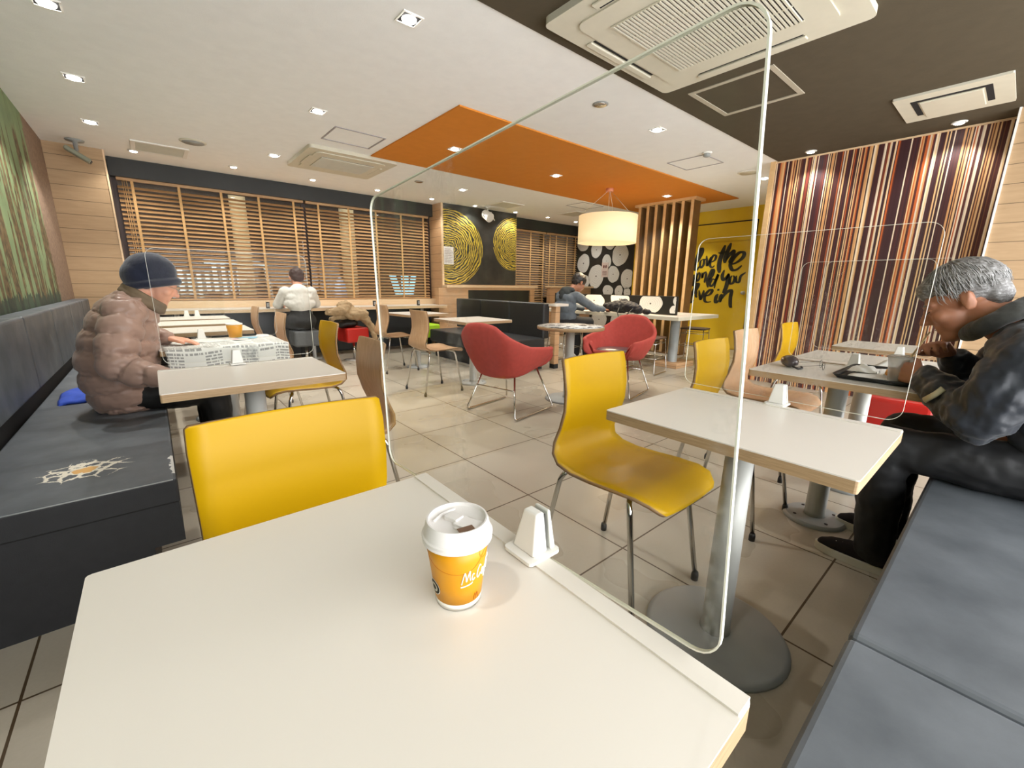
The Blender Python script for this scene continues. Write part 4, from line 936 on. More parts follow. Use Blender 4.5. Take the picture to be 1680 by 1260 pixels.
for zz, e, rx in ((2.0, 60, PI), (1.69, 26, 0)):
    ld = bpy.data.lights.new('lamp_glow', 'POINT' if rx else 'AREA'); ld.energy = e; ld.color = (1, 0.78, 0.5)
    if rx: ld.shadow_soft_size = 0.1
    else: ld.shape = 'DISK'; ld.size = 0.7
    lo = bpy.data.objects.new('lamp_glow', ld); COL.objects.link(lo); lo.parent = q; lo.location = (0, 0, zz)
# security camera
q = thing('security_camera', 'grey security camera hanging from the ceiling at upper left', 'camera', (-0.385, 6.45, CH))
obj('mount', MB().lathe([(0.075, 0), (0.07, -0.012), (0.02, -0.018), (0.016, -0.10), (0.0, -0.10)], 20), M['grey_plastic'], q)
m4 = Matrix.Translation((0.0, -0.02, -0.135)) @ Matrix.Rotation(math.radians(33), 4, 'Y')
hb = MB(); hb.box(-0.10, 0.11, -0.045, 0.045, -0.022, 0.022, M4=m4); obj('housing', hb, mat('camera housing', S(132, 136, 118), 0.4), q, bevel=0.014, segs=3)
hb = MB(); hb.box(0.108, 0.114, -0.03, 0.03, -0.014, 0.014, M4=m4); obj('camera_lens', hb, M['black'], q)
q = thing('ceiling_spotlight', 'white twin-arm spotlight head in front of the ring mural', 'spotlight', (4.86, 6.50, CH))
obj('mount', MB().lathe([(0.04, 0), (0.04, -0.012), (0.012, -0.015), (0.012, -0.07), (0, -0.07)], 16), M['white'], q)
hb = MB(); hb.tube([(-0.02, 0.07, -0.10), (-0.0, -0.08, -0.19)], [0.075, 0.085], 20); obj('lamp_head', hb, M['white'], q, bevel=0.006)
hb = MB(); hb.tube([(0.09, 0.02, -0.07), (0.105, -0.01, -0.16), (0.15, -0.01, -0.21)], 0.011, 8); hb.tube([(-0.10, 0.02, -0.08), (-0.11, -0.01, -0.16)], 0.01, 8); obj('bracket', hb, M['white'], q)

# ================================================================== SMALL THINGS
M['cup_orange'] = mat('amber cup print', S(208, 142, 0), 0.42, var=0.02)
M['cup_white'] = mat('white card', S(238, 234, 226), 0.5, var=0.01)
M['lid'] = mat('white lid plastic', S(220, 216, 213), 0.4, var=0.01)
M['cup_brown'] = mat('dark amber print', S(186, 104, 8), 0.5)
q = thing('coffee_cup', 'amber paper coffee cup with white lid on the nearest table', 'cup', (0.232, 0.368, 0.7203))
def cr(z): return 0.0262+(z/0.088)*0.0108
body = MB(); body.lathe([(0.0, 0.003), (cr(0)-.001, 0.003), (cr(0), 0.0), (cr(0.008), 0.008)], 48)
body.lathe([(cr(0.0085), 0.0085), (cr(0.03), 0.03), (cr(0.06), 0.06), (cr(0.084), 0.084)], 48, mi=1)
obj('paper_body', body, [M['cup_white'], M['cup_orange']], q)
ld_ = [(cr(.084)-.001, 0.0795), (0.0388, 0.079), (0.0398, 0.080), (0.0398, 0.0815), (0.0390, 0.0825), (0.0390, 0.0845), (0.0404, 0.0855), (0.0404, 0.0868), (0.0392, 0.0878), (0.0384, 0.088), (0.0355, 0.101), (0.0345, 0.1035), (0.0325, 0.1035), (0.0318, 0.0995), (0.028, 0.0982), (0.0, 0.0982)]
lid = crisp(obj('lid', MB().lathe(ld_, 56), M['lid'], q))
A0 = math.radians(-122)
tb = MB()
m4 = Matrix.Rotation(A0+math.radians(48), 4, 'Z')
tb.box(0.002, 0.030, -0.010, 0.010, 0.098, 0.1012, M4=m4); tb.box(-0.014, 0.004, -0.0065, 0.0065, 0.098, 0.1035, M4=m4)
tb.tube([m4 @ Vector(p) for p in ((-0.020, -0.018, 0.0985), (-0.024, 0, 0.0985), (-0.020, 0.018, 0.0985))], 0.0022, 8)
tb.tube([m4 @ Vector(p) for p in ((0.006, -0.013, 0.0985), (0.032, -0.013, 0.0985))], 0.0018, 8); tb.tube([m4 @ Vector(p) for p in ((0.006, 0.013, 0.0985), (0.032, 0.013, 0.0985))], 0.0018, 8)
obj('sip_tab', tb, M['lid'], lid, bevel=0.0015)
hb = MB(); hb.box(0.020, 0.0325, -0.009, 0.009, 0.1012, 0.1016, M4=Matrix.Rotation(A0+math.radians(22), 4, 'Z')); obj('sip_opening', hb, mat('coffee brown', S(112, 84, 66), 0.5), lid)
def cup_map(a, b, off, r0=0.0004):
    # a: degrees to the right of the side facing the viewer, b: height
    t = A0+math.radians(a); r = cr(b)+r0+off; return (r*math.cos(t), r*math.sin(t), b)
# script letters, x in degrees and y in metres
def scr(pts, w): return ([(x, y) for x, y in pts], w)
def strokes_cup(name, lines, m, w, parent, r0=0.0004):
    mb = MB()
    for pts in lines:
        P = [Vector((a, b, 0)) for a, b in pts]; PP = [P[0]]+P+[P[-1]]; Q = []
        for i in range(1, len(PP)-2):
            for j in range(5):
                t = j/5; p0, p1, p2, p3 = PP[i-1:i+3]
                Q.append(0.5*((2*p1)+(p2-p0)*t+(2*p0-5*p1+4*p2-p3)*t*t+(3*p1-p0-3*p2+p3)*t**3))
        Q.append(P[-1])
        mb.tube([cup_map(p.x, p.y, 0, r0) for p in Q], w, 6)
    return obj(name, mb, m, parent)
zb = 0.040
MC = [[(6, zb-.002), (10, zb+.008), (13, zb+.013), (15, zb+.006), (16, zb+.001), (20, zb+.010), (23, zb+.014), (23, zb+.006), (25, zb+.001)],
      [(33, zb+.008), (30, zb+.009), (28, zb+.004), (30, zb+.0005), (35, zb+.003)],
      [(50, zb+.014), (46, zb+.0165), (41, zb+.010), (40, zb+.003), (44, zb+.0005), (50, zb+.005)],
      [(60, zb+.008), (55, zb+.009), (53, zb+.003), (57, zb+.001), (61, zb+.008), (61, zb+.001), (65, zb+.004)],
      [(73, zb+.017), (70, zb+.018), (67, zb+.008), (65, zb-.006)], [(64, zb+.008), (74, zb+.009)],
      [(76, zb+.005), (81, zb+.008), (79, zb+.010), (76, zb+.006), (78, zb+.001), (84, zb+.004)], [(81, zb+.014), (84, zb+.018)],
      [(4, zb-.006), (24, zb-.004), (30, zb-.002)]]
strokes_cup('script_print', MC, M['cup_white'], 0.00075, q)
strokes_cup('swirl_print', [[(-80, .070), (-50, .058), (-10, .052), (20, .053), (40, .060), (52, .070), (60, .078), (50, .080), (42, .073), (52, .064), (66, .066), (75, .076)]], M['cup_brown'], 0.00022, q, 0.0002)
strokes_cup('arch_print', [[(37, .011), (38.5, .017), (40.5, .019), (42.5, .016), (43.5, .011)], [(43.5, .011), (44.5, .016), (46.5, .019), (48.5, .017), (50, .011)]], M['cup_brown'], 0.0004, q, 0.0002)
bd = MB(); n = 24
def bdisc(r, off, mi): 
    vs = [cup_map(-62, .026, off)]+[cup_map(-62+math.degrees(r*math.cos(2*PI*k/n)/.03), .026+r*math.sin(2*PI*k/n), off) for k in range(n)]
    bd.add(vs, [(0, 1+k, 1+(k+1) % n) for k in range(n)], mi)
bdisc(0.0098, 0.0002, 0); bdisc(0.0088, 0.0004, 1); bdisc(0.0058, 0.0006, 2); bdisc(0.0035, 0.0008, 1)
obj('round_badge', bd, [M['cup_white'], M['ink'], M['cream']], q)

q = thing('paper_cup', 'orange paper cup without lid on the newspaper table', 'cup', (0.385, 3.27, 0.7205))
cb = MB(); cb.lathe([(0.0, 0.003), (0.033, 0.003), (0.034, 0), (0.036, 0.010)], 28); cb.lathe([(0.036, 0.010), (0.046, 0.092)], 28, mi=1); cb.lathe([(0.046, 0.092), (0.048, 0.098), (0.046, 0.100), (0.044, 0.096), (0.034, 0.01), (0, 0.008)], 28)
obj('paper_body', cb, [M['cup_white'], M['cup_orange']], q)
q = tag(obj('cup_lid', MB().lathe([(0.0, 0.010), (0.030, 0.010), (0.035, 0.014), (0.042, 0.004), (0.045, 0.004), (0.045, 0.0), (0.0, 0.0)], 28), M['lid'], loc=(0.545, 3.31, 0.7203)), 'white lid lying at the right end of the newspaper table', 'lid')
tag(obj('blue_packet', MB().prism(rrect(-0.06, 0.06, -0.035, 0.035, 0.01), 0, 0.004), mat('pale blue packet', S(150, 200, 225), 0.5), loc=(0.44, 3.235, 0.7255), rot=-0.3), 'pale blue packet beside the orange paper cup', 'packet')
tag(obj('pink_slip', MB().prism(rrect(-0.06, 0.06, -0.02, 0.02, 0.004), 0, 0.002), mat('pink slip', S(214, 170, 172), 0.6), loc=(0.33, 3.19, 0.7255), rot=0.2), 'pink paper slip in front of the orange paper cup', 'paper')
def news(u, v):
    # lies on the table and drapes over its near edge
    x = -0.005+0.60*u; s = v*0.56; wave = 0.004*math.sin(u*9)+0.003*math.sin(u*21+2)
    crease = math.exp(-((u-0.56)/0.03)**2)*0.006
    if s < 0.37: return (x+0.02*v, 3.235-s, 0.7225+abs(wave)*(s/0.37)*0.4+crease)
    t = (s-0.37); a = min(1, t/0.03); return (x+0.02*v+0.008*math.sin(u*8+v*3)*a, 2.865-0.006*a-0.25*t*t-0.01*a*abs(math.sin(u*7)), 0.7225-max(0, t-0.004)*0.93)
nb = MB().grid(news, 48, 34)
q = tag(obj('newspaper', nb, M['newsprint2'], solid=0.0012), 'open newspaper draped over the edge of the table by the man in the knit hat', 'newspaper')
n2 = MB().grid(lambda u, v: (0.10+0.34*u, 3.10+0.17*v+0.02*u, 0.7265+0.002*math.sin(u*11+v*5)), 14, 10)
tag(obj('newspaper_page', n2, M['newsprint'], solid=0.001), 'loose newspaper page under the man\'s hand', 'newspaper')
# towel on the bench
q = thing('blue_cloth', 'folded bright blue cloth on the bench behind the man in the knit hat', 'cloth', (-0.395, 3.40, 0.4205), 0.05)
def cloth(u, v): return ((u-.5)*0.16, (v-.5)*0.36, 0.028-0.026*max(0, 1-3*min(u, 1-u))**2*0.8-0.02*max(0, 1-6*min(v, 1-v))+0.003*math.sin(u*9+v*12))
obj('folds', MB().grid(cloth, 14, 18), mat('blue cloth', S(52, 84, 190), 0.85, var=0.1, nsc=40), q, solid=0.012)
mk = MB(); mk.tube(arc((0.045, -0.10, 0.036), 0.016, 0.6, 5.0, 12, 'xy'), 0.003, 6); obj('white_mark', mk, M['white'], q)
# tray table
q = thing('serving_tray', 'black serving tray in front of the man in the dark jacket', 'tray', (2.365, 0.335, 0.7205))
t = MB().prism(rrect(-0.185, 0.185, -0.115, 0.115, 0.03), 0, 0.003)
obj('tray_base', t, M['black'], q)
rim_ = MB(); o1 = rrect(-0.185, 0.185, -0.115, 0.115, 0.03); o2 = rrect(-0.20, 0.20, -0.13, 0.13, 0.035); n = len(o1)
rim_.add([(x, y, 0.002) for x, y in o1]+[(x, y, 0.017) for x, y in o2], [(k, (k+1) % n, n+(k+1) % n, n+k) for k in range(n)], 0, True); obj('tray_rim', rim_, M['black'], q, solid=0.004)
tag(obj('tray_paper', MB().grid(lambda u, v: (2.20+0.32*u, 0.245+0.17*v, 0.7285+0.006*abs(math.sin(u*6+v*4))), 14, 10), M['paper'], solid=0.001), 'crumpled white tray paper on the black tray', 'paper')
wr = MB().grid(lambda u, v: (2.30+0.12*u, 0.34+0.10*v, 0.740+0.022*math.sin(u*PI)*math.sin(v*PI)+0.008*math.sin(u*14)*math.cos(v*11)), 16, 14)
tag(obj('food_wrapper', wr, M['paper'], solid=0.001), 'folded white food wrapper on the black tray', 'wrapper')
q = thing('fries', 'golden brown snack on the tray near the cup', 'food', (2.315, 0.285, 0.742))
fr = MB(); fr.cap((-0.035, 0, 0.008), 0.010, (0.035, 0.008, 0.010), 0.012); fr.cap((-0.03, 0.016, 0.008), 0.009, (0.035, 0.022, 0.010), 0.010)
obj('snack', fr, mat('fried crust', S(222, 158, 84), 0.7, var=0.15, nsc=60), q); obj('snack_wrap', B(-0.02, 0.03, -0.015, 0.03, -0.004, 0.002), M['paper'], q)
M['clearcup'] = mat('cloudy cup plastic', S(200, 196, 190), 0.25); 
_b = M['clearcup'].node_tree.nodes['Principled BSDF']; _b.inputs['Transmission Weight'].default_value = 0.0; _b.inputs['Alpha'].default_value = 0.55
q = thing('cold_drink_cup', 'cloudy cold drink cup held by the man in the dark jacket', 'cup', (2.225, 0.262, 0.729))
obj('cup_body', MB().lathe([(0.0, 0.0), (0.028, 0.0), (0.040, 0.095), (0.042, 0.097), (0.042, 0.1)], 28), M['clearcup'], q)
obj('cup_lid', MB().lathe([(0.0, 0.104), (0.036, 0.104), (0.039, 0.106), (0.043, 0.1), (0.043, 0.096)], 28), M['clearcup'], q)
st = MB().tube([(0.0, -0.01, 0.03), (0.0, -0.026, 0.104), (-0.003, -0.062, 0.205)], 0.0032, 8); obj('straw', st, mat('cream straw', S(214, 190, 140), 0.5), q)
q = thing('spectacles', 'thin wire spectacles lying on the tray table', 'spectacles', (2.36, 0.545, 0.7205), 0.4)
g = MB()
for sx in (-1, 1): g.tube([(sx*0.032+0.024*math.cos(a), 0.0, 0.020+0.018*math.sin(a)) for a in [2*PI*k/20 for k in range(21)]], 0.0011, 6)
g.tube([(-0.008, 0, 0.024), (0.008, 0, 0.024)], 0.001, 6)
obj('rims', g, M['black'], q)
for sx in (-1, 1): obj('temple', MB().tube([(sx*0.057, 0, 0.028), (sx*0.062, 0.09, 0.014), (sx*0.06, 0.125, 0.002)], 0.001, 6), M['black'], q)
q = thing('sunglasses_case', 'dark rounded case standing at the left end of the tray table', 'case', (2.31, 0.665, 0.7205), 0.5)
m4 = Matrix.Rotation(0.15, 4, 'Y'); obj('case_shell', MB().ball((0, 0, 0.027), (0.065, 0.036, 0.027), 24, 14, M4=None), mat('dark case', S(74, 64, 66), 0.22, var=0.2), q)
obj('case_lens', MB().ball((0.004, -0.022, 0.020), (0.035, 0.016, 0.016), 20, 12), mat('dark lens', S(34, 28, 32), 0.08), q); obj('strap', MB().tube([(-0.06, 0, 0.012), (-0.085, -0.02, 0.004), (-0.05, -0.045, 0.004), (0.0, -0.05, 0.004)], 0.004, 6), M['black'], q)
tag(obj('paper_napkin', MB().grid(lambda u, v: (2.66+0.30*u, 0.26+0.15*v, 0.7215+0.001*math.sin(u*8)), 10, 8), M['paper'], solid=0.001), 'white sheet of paper on the table behind the tray', 'paper')
q = box_stool('red box stool under the far white tables on the right', 3.34, 0.36, M['red_vinyl']); q['group'] = 'red stool by the striped wall'
q = thing('hand_gel_bottle', 'white pump bottle on the far half wall', 'bottle', (7.35, 6.56, 1.10))
obj('bottle_body', MB().lathe([(0.0, 0), (0.05, 0), (0.052, 0.12), (0.02, 0.15), (0.018, 0.17), (0.0, 0.17)], 20), M['white'], q)
pm = MB().tube([(0, 0, 0.165), (0, 0, 0.205), (-0.05, 0, 0.205)], 0.008, 8); obj('pump', pm, M['white'], q)

# ------------------------------------------------------------------ organic shapes
def bake(name, mb, voxel, smooth=3, disp=0.0, dsize=0.06, dtype='CLOUDS', sub=0):
    me = mb.mesh(name+'_src', []); o = bpy.data.objects.new(name+'_src', me); COL.objects.link(o)
    r = o.modifiers.new('r', 'REMESH'); r.mode = 'VOXEL'; r.voxel_size = voxel; r.use_smooth_shade = True
    if smooth: s = o.modifiers.new('s', 'SMOOTH'); s.factor = 0.5; s.iterations = smooth
    if disp:
        tx = bpy.data.textures.new(name+'_wrinkle', dtype); tx.noise_scale = dsize
        if dtype == 'CLOUDS': tx.noise_depth = 3
        d = o.modifiers.new('d', 'DISPLACE'); d.texture = tx; d.strength = disp; d.mid_level = 0.5
        s2 = o.modifiers.new('s2', 'SMOOTH'); s2.factor = 0.5; s2.iterations = 1
    bpy.context.view_layer.update()
    dg = bpy.context.evaluated_depsgraph_get(); out = bpy.data.meshes.new_from_object(o.evaluated_get(dg))
    bpy.data.objects.remove(o); out.name = name
    out.materials.clear()
    out.polygons.foreach_set('use_smooth', [True]*len(out.polygons)); return out
def mobj(name, me, m, parent=None, label=None):
    me.materials.append(m); o = bpy.data.objects.new(name, me); COL.objects.link(o)
    if parent: o.parent = parent
    if label: o['label'] = label
    return o
def cloth_mat(name, c, rough=0.7, var=0.12, nsc=18, sheen=0.0, bump=0.25, bsc=60):
    m = mat(name, c, rough, var=var, nsc=nsc, bump=bump, bsc=bsc, spec=0.3); m.node_tree.nodes['Principled BSDF'].inputs['Sheen Weight'].default_value = sheen; return m
SKIN1 = mat('light skin', S(222, 160, 130), 0.5, var=0.08, nsc=30); SKIN2 = mat('tanned skin', S(170, 116, 88), 0.5, var=0.10, nsc=30)
for s_ in (SKIN1, SKIN2):
    b_ = s_.node_tree.nodes['Principled BSDF']; b_.inputs['Subsurface Weight'].default_value = 0.08; b_.inputs['Subsurface Radius'].default_value = (0.01, 0.004, 0.002)
def frame(pos, fwd, up=(0, 0, 1)):
    f = Vector(fwd).normalized(); r = f.cross(Vector(up)).normalized(); u = r.cross(f)
    m = Matrix((r, f, u)).transposed().to_4x4(); m.translation = Vector(pos); return m   # local x right, y forward, z up
def head(mb, F, s=1.0, ears=True):
    R3 = F.to_3x3().to_4x4()
    P = lambda x, y, z: F @ Vector((x*s, y*s, z*s))
    mb.ball(P(0, -.010, .035), (.077*s, .098*s, .088*s), 24, 16, M4=R3)
    mb.ball(P(0, .042, -.030), (.060*s, .054*s, .074*s), 20, 14, M4=R3)
    mb.cap(P(0, .0, -.055), .052*s, P(0, .060, -.092), .032*s); mb.ball(P(0, .074, -.100), .021*s)
    mb.cap(P(0, .090, .006), .010*s, P(0, .116, -.030), .0125*s)
    for sx in (-1, 1):
        mb.ball(P(sx*.011, .104, -.036), .009*s, 12, 8)
        mb.cap(P(sx*.045, .070, .020), .012*s, P(sx*.008, .090, .020), .010*s)
        mb.ball(P(sx*.038, .062, -.028), .027*s, 12, 8)
        mb.ball(P(sx*.030, .083, .000), .0115*s, 10, 8)
        if ears:
            mb.ball(P(sx*.081, -.012, -.005), (.008*s, .019*s, .032*s), 14, 10, M4=R3)
            mb.cap(P(sx*.088, -.022, .018), .006*s, P(sx*.084, -.002, -.028), .006*s)
    mb.cap(P(-.020, .087, -.060), .0085*s, P(.020, .087, -.060), .0085*s); mb.cap(P(-.016, .086, -.073), .009*s, P(.016, .086, -.073), .009*s)
def hand(mb, w, d, nrm, t, curls, s=1.0, thumb=0.5, spread=0.06, tip=None):
    w = Vector(w); d = Vector(d).normalized(); nrm = Vector(nrm); nrm = (nrm-d*nrm.dot(d)).normalized(); t = Vector(t); t = (t-d*t.dot(d)-nrm*t.dot(nrm)).normalized()
    lens = [.070, .078, .073, .058]
    for k in range(4):
        off = (.030-.0195*k)*s; kn = w+d*(.083-.004*abs(k-1))*s+t*off
        mb.cap(w+d*.012*s+t*off*0.6, .0165*s, kn, .0115*s, 10)
        a = curls[k] if isinstance(curls, (list, tuple)) else curls
        ang = 0; p = kn; r0 = .0096*s
        dd0 = (d+t*spread*(1.5-k)).normalized()
        for j, fr in enumerate((.45, .30, .25)):
            ang += a*(0.9 if j == 0 else 1.1); dd = dd0*math.cos(ang)+nrm*math.sin(ang); p2 = p+dd*lens[k]*fr*s
            mb.cap(p, r0, p2, r0*0.9, 10); p = p2; r0 *= 0.9
    b0 = w+d*.022*s+t*.026*s; dd = (d*.75+t*.65+nrm*thumb*.6).normalized(); p1 = b0+dd*.036*s
    mb.cap(w+d*.008*s+t*.012*s, .015*s, b0, .014*s, 10); mb.cap(b0, .0130*s, p1, .0105*s, 10)
    dd = (d*.95+t*.2+nrm*thumb).normalized(); mb.cap(p1, .0105*s, p1+dd*.030*s, .0085*s, 10)
    return w
def hair_cap(F, s, m, parent, count, spanf, length, seed=1, rr=0.0016, base=None, name='hair'):
    mb = MB(); rnd = random.Random(seed)
    if base:
        me = base; 
    for i in range(count):
        th, ph = spanf(rnd)            # th around (0 = front), ph from top
        pts = []
        for j in range(6):
            p = ph+length*(j/5)*rnd.uniform(.9, 1.1); r = 1.03+0.03*math.sin(j*.8+i)+rnd.uniform(-.01, .03)
            x = .081*math.sin(p)*math.sin(th)*r; y = -.012+.102*math.sin(p)*math.cos(th)*r; z = .036+.094*math.cos(p)*r
            pts.append(F @ Vector((x*s, y*s, z*s))); th += rnd.uniform(-.04, .04)
        mb.tube(pts, [rr, rr*1.2, rr*1.2, rr, rr*.8, rr*.3], 5, caps=False)
    return obj(name, mb, m, parent)

# ------------------------------------------------------------------ man in knit hat (left), faces +x
Y0 = 3.0
body = MB()
FH = frame((0.020, Y0, 1.075), (0.88, -0.03, -0.42))
head(body, FH, 0.95, ears=False)
body.cap((-0.045, Y0, 1.03), .056, (-0.10, Y0, 0.93), .062)
body.chain([((-0.12, Y0, .90), .10), ((-0.17, Y0, .72), .11), ((-0.18, Y0, .53), .10)])
for sy, el, wr in ((-1, (-0.165, 2.72, .665), (-0.01, 2.60, .640)), (1, (-0.05, 3.27, .735), (0.035, 3.10, .765))):
    body.chain([((-0.12, Y0+sy*.16, .92), .05), (el, .038), (wr, .024)])
    body.chain([((-0.14, Y0+sy*.10, .50), .06), ((0.18, Y0+sy*.125, .485), .055), ((0.18, Y0+sy*.10, .12), .038)])
hand(body, (0.045, 3.085, .762), (1, -0.25, -0.16), (0, 0, -1), (0.2, -1, 0), [.22, .20, .22, .28], 0.98, 0.2)
hand(body, (0.0, 2.60, .632), (1, 0.9, -0.25), (0.0, 0.2, -1), (-0.6, 1, 0), .35, 0.98, 0.4)
man = mobj('person', bake('person', body, 0.0058, 2), SKIN1)
tag(man, 'man in navy knit hat and mauve puffer jacket reading at the left table', 'person')
# puffer jacket: smooth body and sleeves, then quilted along the axis of each
from mathutils import noise as mnoise
def quilt(me, paths, pitch, amp, crease):
    me.calc_loop_triangles() if False else None
    nrm = [v.normal.copy() for v in me.vertices]
    for k, v in enumerate(me.vertices):
        best = (9, 0)
        for pi, (pts, r) in enumerate(paths):
            s0 = 0.0
            for a, b in zip(pts, pts[1:]):
                d = b-a; L = d.length; t = max(0, min(1, (v.co-a).dot(d)/(L*L))); q = (v.co-(a+d*t))
                q = q-d.normalized()*q.dot(d.normalized()) if 0 < t < 1 else q
                e = q.length/r
                if e < best[0]: best = (e, s0+L*t+pi*0.031)
                s0 += L
        s_ = best[1]; wob = 0.010*mnoise.noise(v.co*9.0)
        u = abs(math.sin(PI*(s_+wob)/pitch))
        puff = amp*(u**0.7-0.7)
        c = v.co; w = mnoise.noise(Vector((c.x*16, c.y*16, c.z*34)))+0.5*mnoise.noise(Vector((c.x*40, c.y*40, c.z*60)))
        v.co = v.co+nrm[k]*(puff+crease*w*(1.15-u))
    me.update(); return me
jk = MB()
tors = [Vector(p) for p in ((-.165, Y0, .445), (-.178, Y0, .56), (-.178, Y0, .68), (-.155, Y0, .80), (-.120, Y0, .91), (-.090, Y0, .985))]
trad = [(.150, .195, .07), (.168, .215, .09), (.170, .220, .09), (.158, .215, .09), (.138, .198, .08), (.092, .120, .06)]
for i_ in range(len(tors)-1):
    for k_ in range(5):
        t_ = k_/5; c_ = tors[i_].lerp(tors[i_+1], t_); r_ = [a_*(1-t_)+b_*t_ for a_, b_ in zip(trad[i_], trad[i_+1])]; jk.ball(c_, r_, 26, 14)
jk.ball(tors[-1], trad[-1], 24, 12)
SL = [[(-.115, 2.845, .930), (-.140, 2.780, .840), (-.165, 2.725, .745), (-.168, 2.705, .690), (-.115, 2.675, .652), (-.055, 2.63, .640), (-.012, 2.60, .632)],
      [(-.105, 3.155, .930), (-.09, 3.225, .86), (-.065, 3.262, .79), (-.035, 3.250, .748), (.0, 3.165, .762), (.028, 3.112, .768)]]
SR = [[.088, .086, .082, .078, .070, .060, .046], [.086, .080, .074, .066, .054, .044]]
for p_, r_ in zip(SL, SR): jk.chain([(a_, b_) for a_, b_ in zip(p_, r_)], 20)
jm = cloth_mat('mauve puffer nylon', S(156, 128, 114), 0.36, 0.06, 10, 0.1, 0.3, 45)
jme = bake('puffer_jacket', jk, 0.0062, 5)
quilt(jme, [(tors, .19)]+[([Vector(p) for p in p_], .075) for p_ in SL], 0.092, 0.0135, 0.0115)
mobj('puffer_jacket', jme, jm, man, 'shiny mauve-brown quilted jacket')
cl = MB(); cc = []
for k in range(25):
    a = 2*PI*k/24; v = Vector((0.088*math.cos(a), 0.086*math.sin(a), 0.0)); m_ = Matrix.Rotation(math.radians(38), 4, 'Y'); cc.append(Vector((-.030, Y0, 1.000))+(m_ @ v))
cl.tube(cc, 0.019, 10, caps=False); cl.tube([p+Vector((-.012, 0, -.022)) for p in cc], 0.022, 10, caps=False)
mobj('collar', bake('collar', cl, 0.006, 2), cloth_mat('olive collar', S(112, 96, 76), 0.7), man, 'olive-brown stand-up collar')
# trousers
tr = MB(); tr.ball((-.13, Y0, .50), (.13, .165, .080), 24, 14)
for sy in (-1, 1): tr.chain([((-.13, Y0+sy*.105, .500), .080), ((.02, Y0+sy*.125, .492), .090), ((.185, Y0+sy*.13, .490), .084), ((.200, Y0+sy*.125, .38), .078), ((.190, Y0+sy*.11, .16), .066), ((.19, Y0+sy*.10, .085), .062)])
mobj('trousers', bake('trousers', tr, 0.009, 2, 0.02, 0.09), cloth_mat('black trousers', S(26, 26, 26), 0.6), man, 'black trousers')
def shoe(man, heel, toe, m, sole, nm='shoe', r=.042):
    h = Vector(heel); t = Vector(toe); d = (t-h).normalized(); s = MB()
    s.chain([(h+Vector((0, 0, .052)), r*.86), (h+d*.10+Vector((0, 0, .050)), r*.95), (t-d*.05+Vector((0, 0, .036)), r*.80), (t-d*.02+Vector((0, 0, .030)), r*.60)])
    s.cap(h+Vector((0, 0, .06)), r*.85, h+d*.02+Vector((0, 0, .085)), r*.85)
    o = mobj(nm, bake(nm, s, 0.006, 2), m, man)
    q = d.cross(Vector((0, 0, 1))); L = (t-h).length; pl = []
    for k in range(28):
        a = 2*PI*k/28; u = math.cos(a); w = math.sin(a); pl.append(h+d*(L*.44+u*(L*.56+.012))+q*(w*(r*1.04+.006*u)))
    sb = MB(); n = len(pl); sb.add([(p.x, p.y, .001) for p in pl]+[(p.x, p.y, .032) for p in pl], [tuple(range(n-1, -1, -1)), tuple(range(n, 2*n))]); sb.add([(p.x, p.y, .001) for p in pl]+[(p.x, p.y, .032) for p in pl], [(k, (k+1) % n, n+(k+1) % n, n+k) for k in range(n)], 0, True)
    obj('sole', sb, sole, o); return o
for sy in (-1, 1): shoe(man, (.17, Y0+sy*.10, 0), (.40, Y0+sy*.11, 0), M['black'], M['black'])
# hat
R3 = FH.to_3x3().to_4x4(); P = lambda x, y, z: FH @ Vector((x, y, z))
ht = MB(); HF = frame((0.006, Y0, 1.112), (1, -0.03, 0.04)); HP = lambda x, y, z: HF @ Vector((x, y, z)); R3h = HF.to_3x3().to_4x4()
ht.ball(HP(0, .006, .018), (.091, .112, .098), 28, 18, M4=R3h); ht.ball(HP(0, -.030, .0), (.088, .090, .085), 24, 16, M4=R3h)
cuff = []
for k in range(33):
    a = 2*PI*k/32; cuff.append(HP(.087*math.sin(a), .004+.108*math.cos(a), -.046+.010*math.cos(a)))
ht.tube(cuff, 0.020, 12, caps=False)
hatmat = cloth_mat('navy knit', S(27, 32, 50), 0.9, 0.12, 60, 0.4, 0.5, 140)
mobj('knit_hat', bake('knit_hat', ht, 0.0055, 1, 0.005, 0.05), hatmat, man, 'navy knit hat with a rolled brim')
gl = MB()
for sx in (-1, 1):
    gl.tube([P(sx*.032+.022*math.cos(a), .108, .000+.018*math.sin(a)) for a in [2*PI*k/18 for k in range(19)]], 0.0014, 6)
    gl.tube([P(sx*.054, .106, .006), P(sx*.074, .05, .006), P(sx*.080, -.01, .006)], 0.0014, 6)
gl.tube([P(-.010, .110, .004), P(.010, .110, .004)], 0.0014, 6)
obj('spectacles', gl, M['chrome'], man)

# ------------------------------------------------------------------ man in dark jacket (right), faces +y
X0 = 2.20
body = MB()
FH = frame((X0, 0.132, 1.052), (-0.03, 0.86, -0.50))
head(body, FH, 1.04)
body.cap((X0, .075, 1.02), .060, (X0, -.02, .95), .068)
body.chain([((X0, -.07, .90), .11), ((X0, -.20, .72), .12), ((X0, -.30, .54), .11)])
